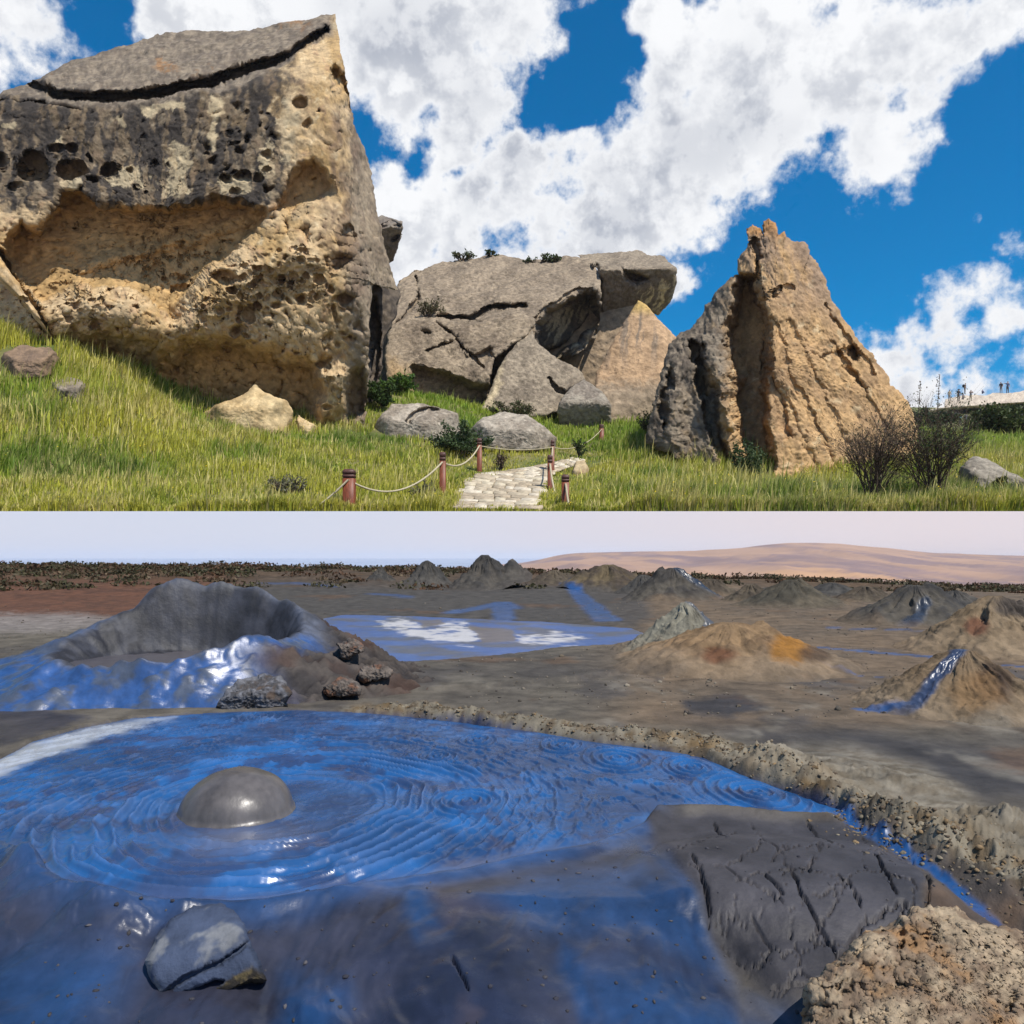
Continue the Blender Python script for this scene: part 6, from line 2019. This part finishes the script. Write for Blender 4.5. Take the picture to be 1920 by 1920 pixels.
def crumbs(name, pts, sizes, cols, label, seed):
    rg = np.random.default_rng(seed)
    t = (1 + 5 ** 0.5) / 2
    ico = np.array([(-1, t, 0), (1, t, 0), (-1, -t, 0), (1, -t, 0), (0, -1, t), (0, 1, t), (0, -1, -t), (0, 1, -t), (t, 0, -1), (t, 0, 1), (-t, 0, -1), (-t, 0, 1)]) / 1.9
    fc = np.array([(0, 11, 5), (0, 5, 1), (0, 1, 7), (0, 7, 10), (0, 10, 11), (1, 5, 9), (5, 11, 4), (11, 10, 2), (10, 7, 6), (7, 1, 8), (3, 9, 4), (3, 4, 2), (3, 2, 6), (3, 6, 8), (3, 8, 9), (4, 9, 5), (2, 4, 11), (6, 2, 10), (8, 6, 7), (9, 8, 1)])
    n = len(pts)
    V = ico[None] * (1 + rg.normal(0, 0.2, (n, 12, 1))) * np.array(sizes)[:, None, None] * rg.uniform(0.5, 1.4, (n, 1, 3)) * np.array((1, 1, 0.7)) + np.asarray(pts)[:, None]
    T = (np.arange(n)[:, None, None] * 12 + fc[None]).reshape(-1, 3)
    c = np.asarray(cols)[rg.integers(0, len(cols), n)] * rg.uniform(0.7, 1.25, (n, 1))
    me = mesh_np(name, V.reshape(-1, 3), tris=T, col=np.repeat(c, 12, 0), smooth=False)
    link(name, me, M_CRUMB, kind="stuff", label=label, cat="crumbs")


def build_crumbs():
    rg = np.random.default_rng(91)
    R = np.array(RIDGE)
    k = rg.uniform(0.3, len(R) - 1.001, 2600)
    i = k.astype(int)
    f = (k - i)[:, None]
    xy = R[i] * (1 - f) + R[i + 1] * f + rg.normal(0, 0.036, (2600, 2)) + np.array((-0.012, -0.012))
    z = mud_z(xy[:, 0], xy[:, 1])
    s = rg.uniform(0.002, 0.005, 2600) * (0.4 + rg.random(2600) ** 2)
    crumbs("crumbs", np.concatenate([xy, (z - s * 0.15)[:, None]], 1), s, [(0.20, 0.17, 0.12), (0.14, 0.11, 0.075), (0.085, 0.062, 0.042), (0.19, 0.13, 0.07)], "crumbs of dried mud along the crusty ridge", 92)
    n = 900
    n = 4200
    px_u = rg.uniform(-60, 1990, n)
    y = np.geomspace(2.25, 8.5, n)
    rg.shuffle(y)
    x = (px_u - 960) / F * y
    sdp = poly_sd(POOL2, x, y)
    ck = np.hypot(x + 1.187, y - 2.85) > 1.02
    dn = fbm(p3(x, y), 1.5, 3, seed=971)
    okk = (sdp > 0.1) & ck & (dn > -0.05) & (poly_sd(POOL, x, y) > 0.03)
    x, y = x[okk], y[okk]
    s = rg.uniform(0.0025, 0.008, len(x)) * (0.4 + rg.random(len(x)) ** 3)
    crumbs("pebbles", np.stack([x, y, mud_z(x, y) + s * 0.2], -1), s, [(0.10, 0.085, 0.065), (0.15, 0.12, 0.085), (0.06, 0.05, 0.042), (0.19, 0.16, 0.12)], "small dry crumbs scattered over the open mud ground", 95)
    n = 900
    px_u = rg.uniform(60, 1960, n)
    px_v = rg.uniform(1570, 1860, n)
    y = EYE * F / (px_v - V0)
    x = (px_u - 960) / F * y
    keep = rg.random(n) < 0.35
    x, y = x[keep], y[keep]
    z = mud_z(x, y)
    s = rg.uniform(0.001, 0.0035, len(x))
    crumbs("gravel", np.stack([x, y, z], -1), s, [(0.05, 0.048, 0.055), (0.07, 0.065, 0.068), (0.035, 0.035, 0.045)], "tiny grains of mud scattered on the cracked slab", 93)


build_crumbs()


# ---- far land, sea and hills
def build_far():
    ys = np.concatenate([np.linspace(15.3, 40, 20), np.geomspace(42, 1200, 150), np.geomspace(1250, 9000, 20)])
    us = np.linspace(-1400, 3300, 420)
    Y = np.broadcast_to(ys[:, None], (len(ys), len(us))).copy()
    X = (us[None] - 960) / F * Y
    base = np.interp(Y, [15.3, 40, 120, 400, 9000], [-1.2, -5, -8, -8.5, -8.5])
    vtop = np.interp(us, [-1400, 860, 980, 1060, 1150, 1300, 1390, 1440, 1480, 1530, 1570, 1640, 1700, 1760, 1850, 1920, 2100, 3300],
                     [1056, 1056, 1046, 1038, 1035, 1033, 1027, 1021, 1018, 1017.5, 1019, 1026, 1032, 1037, 1040, 1042, 1042, 1042])[None]
    s = np.clip((np.log(Y) - math.log(180)) / (math.log(800) - math.log(180)), 0, 1)
    vb = 1118.0
    vv = vb + (vtop - vb) * s ** 0.8
    hz_ = EYE + (V0 - vv) / F * Y
    P = p3(X, Y)
    gul = fbm(p3(X, Y * 0.3), 0.016, 5, 0.55, 901, ridged=True)
    hz_ = hz_ + 5.0 * (gul - 0.2) * sstep(0.05, 0.4, s) * sstep(1.0, 0.8, s) + 1.2 * fbm(P, 0.02, 4, seed=903) * s
    hillw = sstep(900, 1080, us)[None] * np.ones_like(Y)
    after = sstep(800, 1150, Y)
    Zh = hz_ * (1 - after) + base * after
    Z = np.where(Y > 150, base * (1 - hillw) + Zh * hillw, base)
    blend = sstep(150, 210, Y)
    Z = base * (1 - blend) + Z * blend
    PS = p3(X, Y * 0.22)
    n1 = fbm(PS, 0.010, 5, 0.6, 905)
    n2 = fbm(PS, 0.035, 4, 0.6, 907)
    col = lerp3((0.36, 0.225, 0.155), (0.21, 0.145, 0.14), sstep(-0.15, 0.2, n1 + 0.8 * n2))
    col = lerp3(col, (0.50, 0.29, 0.15), 0.9 * sstep(0.05, 0.3, n2) * sstep(0.8, 0.3, s))  # orange patches paint sunlit parts onto the lower slopes
    me = mesh_np("hills", np.stack([X, Y, Z], -1), quads=grid_quads(*X.shape), col=col)
    link("hills", me, M_FAR, kind="structure", label="pale pinkish hills beyond the mud field")
    V = [(-9000, 700, -8.2), (600, 700, -8.2), (600, 14000, -8.2), (-14000, 14000, -8.2)]
    m = mat_plain("sea_water", (0.30, 0.35, 0.45), 0.6, 0.15, 0.01, 0.2, 0.2, 0.4)
    link("sea", mesh_np("sea", V, quads=[[0, 1, 2, 3]]), m, kind="structure", label="pale blue sea on the horizon at the left")


build_far()


# ------------------------------------------------------------------ the air: thin haze round everything
def build_haze():
    m, t, out = new_mat("haze_air")
    pv = t.add('ShaderNodeVolumePrincipled')
    pv.inputs['Color'].default_value = (0.96, 0.95, 0.96, 1)
    pv.inputs['Density'].default_value = 0.00020
    pv.inputs['Anisotropy'].default_value = 0.2
    t.l.new(pv.outputs[0], out.inputs['Volume'])
    x0, x1, y0, y1, z0, z1 = -15000, 15000, -60, 14500, -12, 48
    V = [(x, y, z) for z in (z0, z1) for (x, y) in ((x0, y0), (x1, y0), (x1, y1), (x0, y1))]
    q = [(0, 3, 2, 1), (4, 5, 6, 7), (0, 1, 5, 4), (1, 2, 6, 5), (2, 3, 7, 6), (3, 0, 4, 7)]
    link("haze", mesh_np("haze", V, quads=q, smooth=False), m, kind="stuff", label="thin pale haze in the air over the plain", cat="haze")


build_haze()
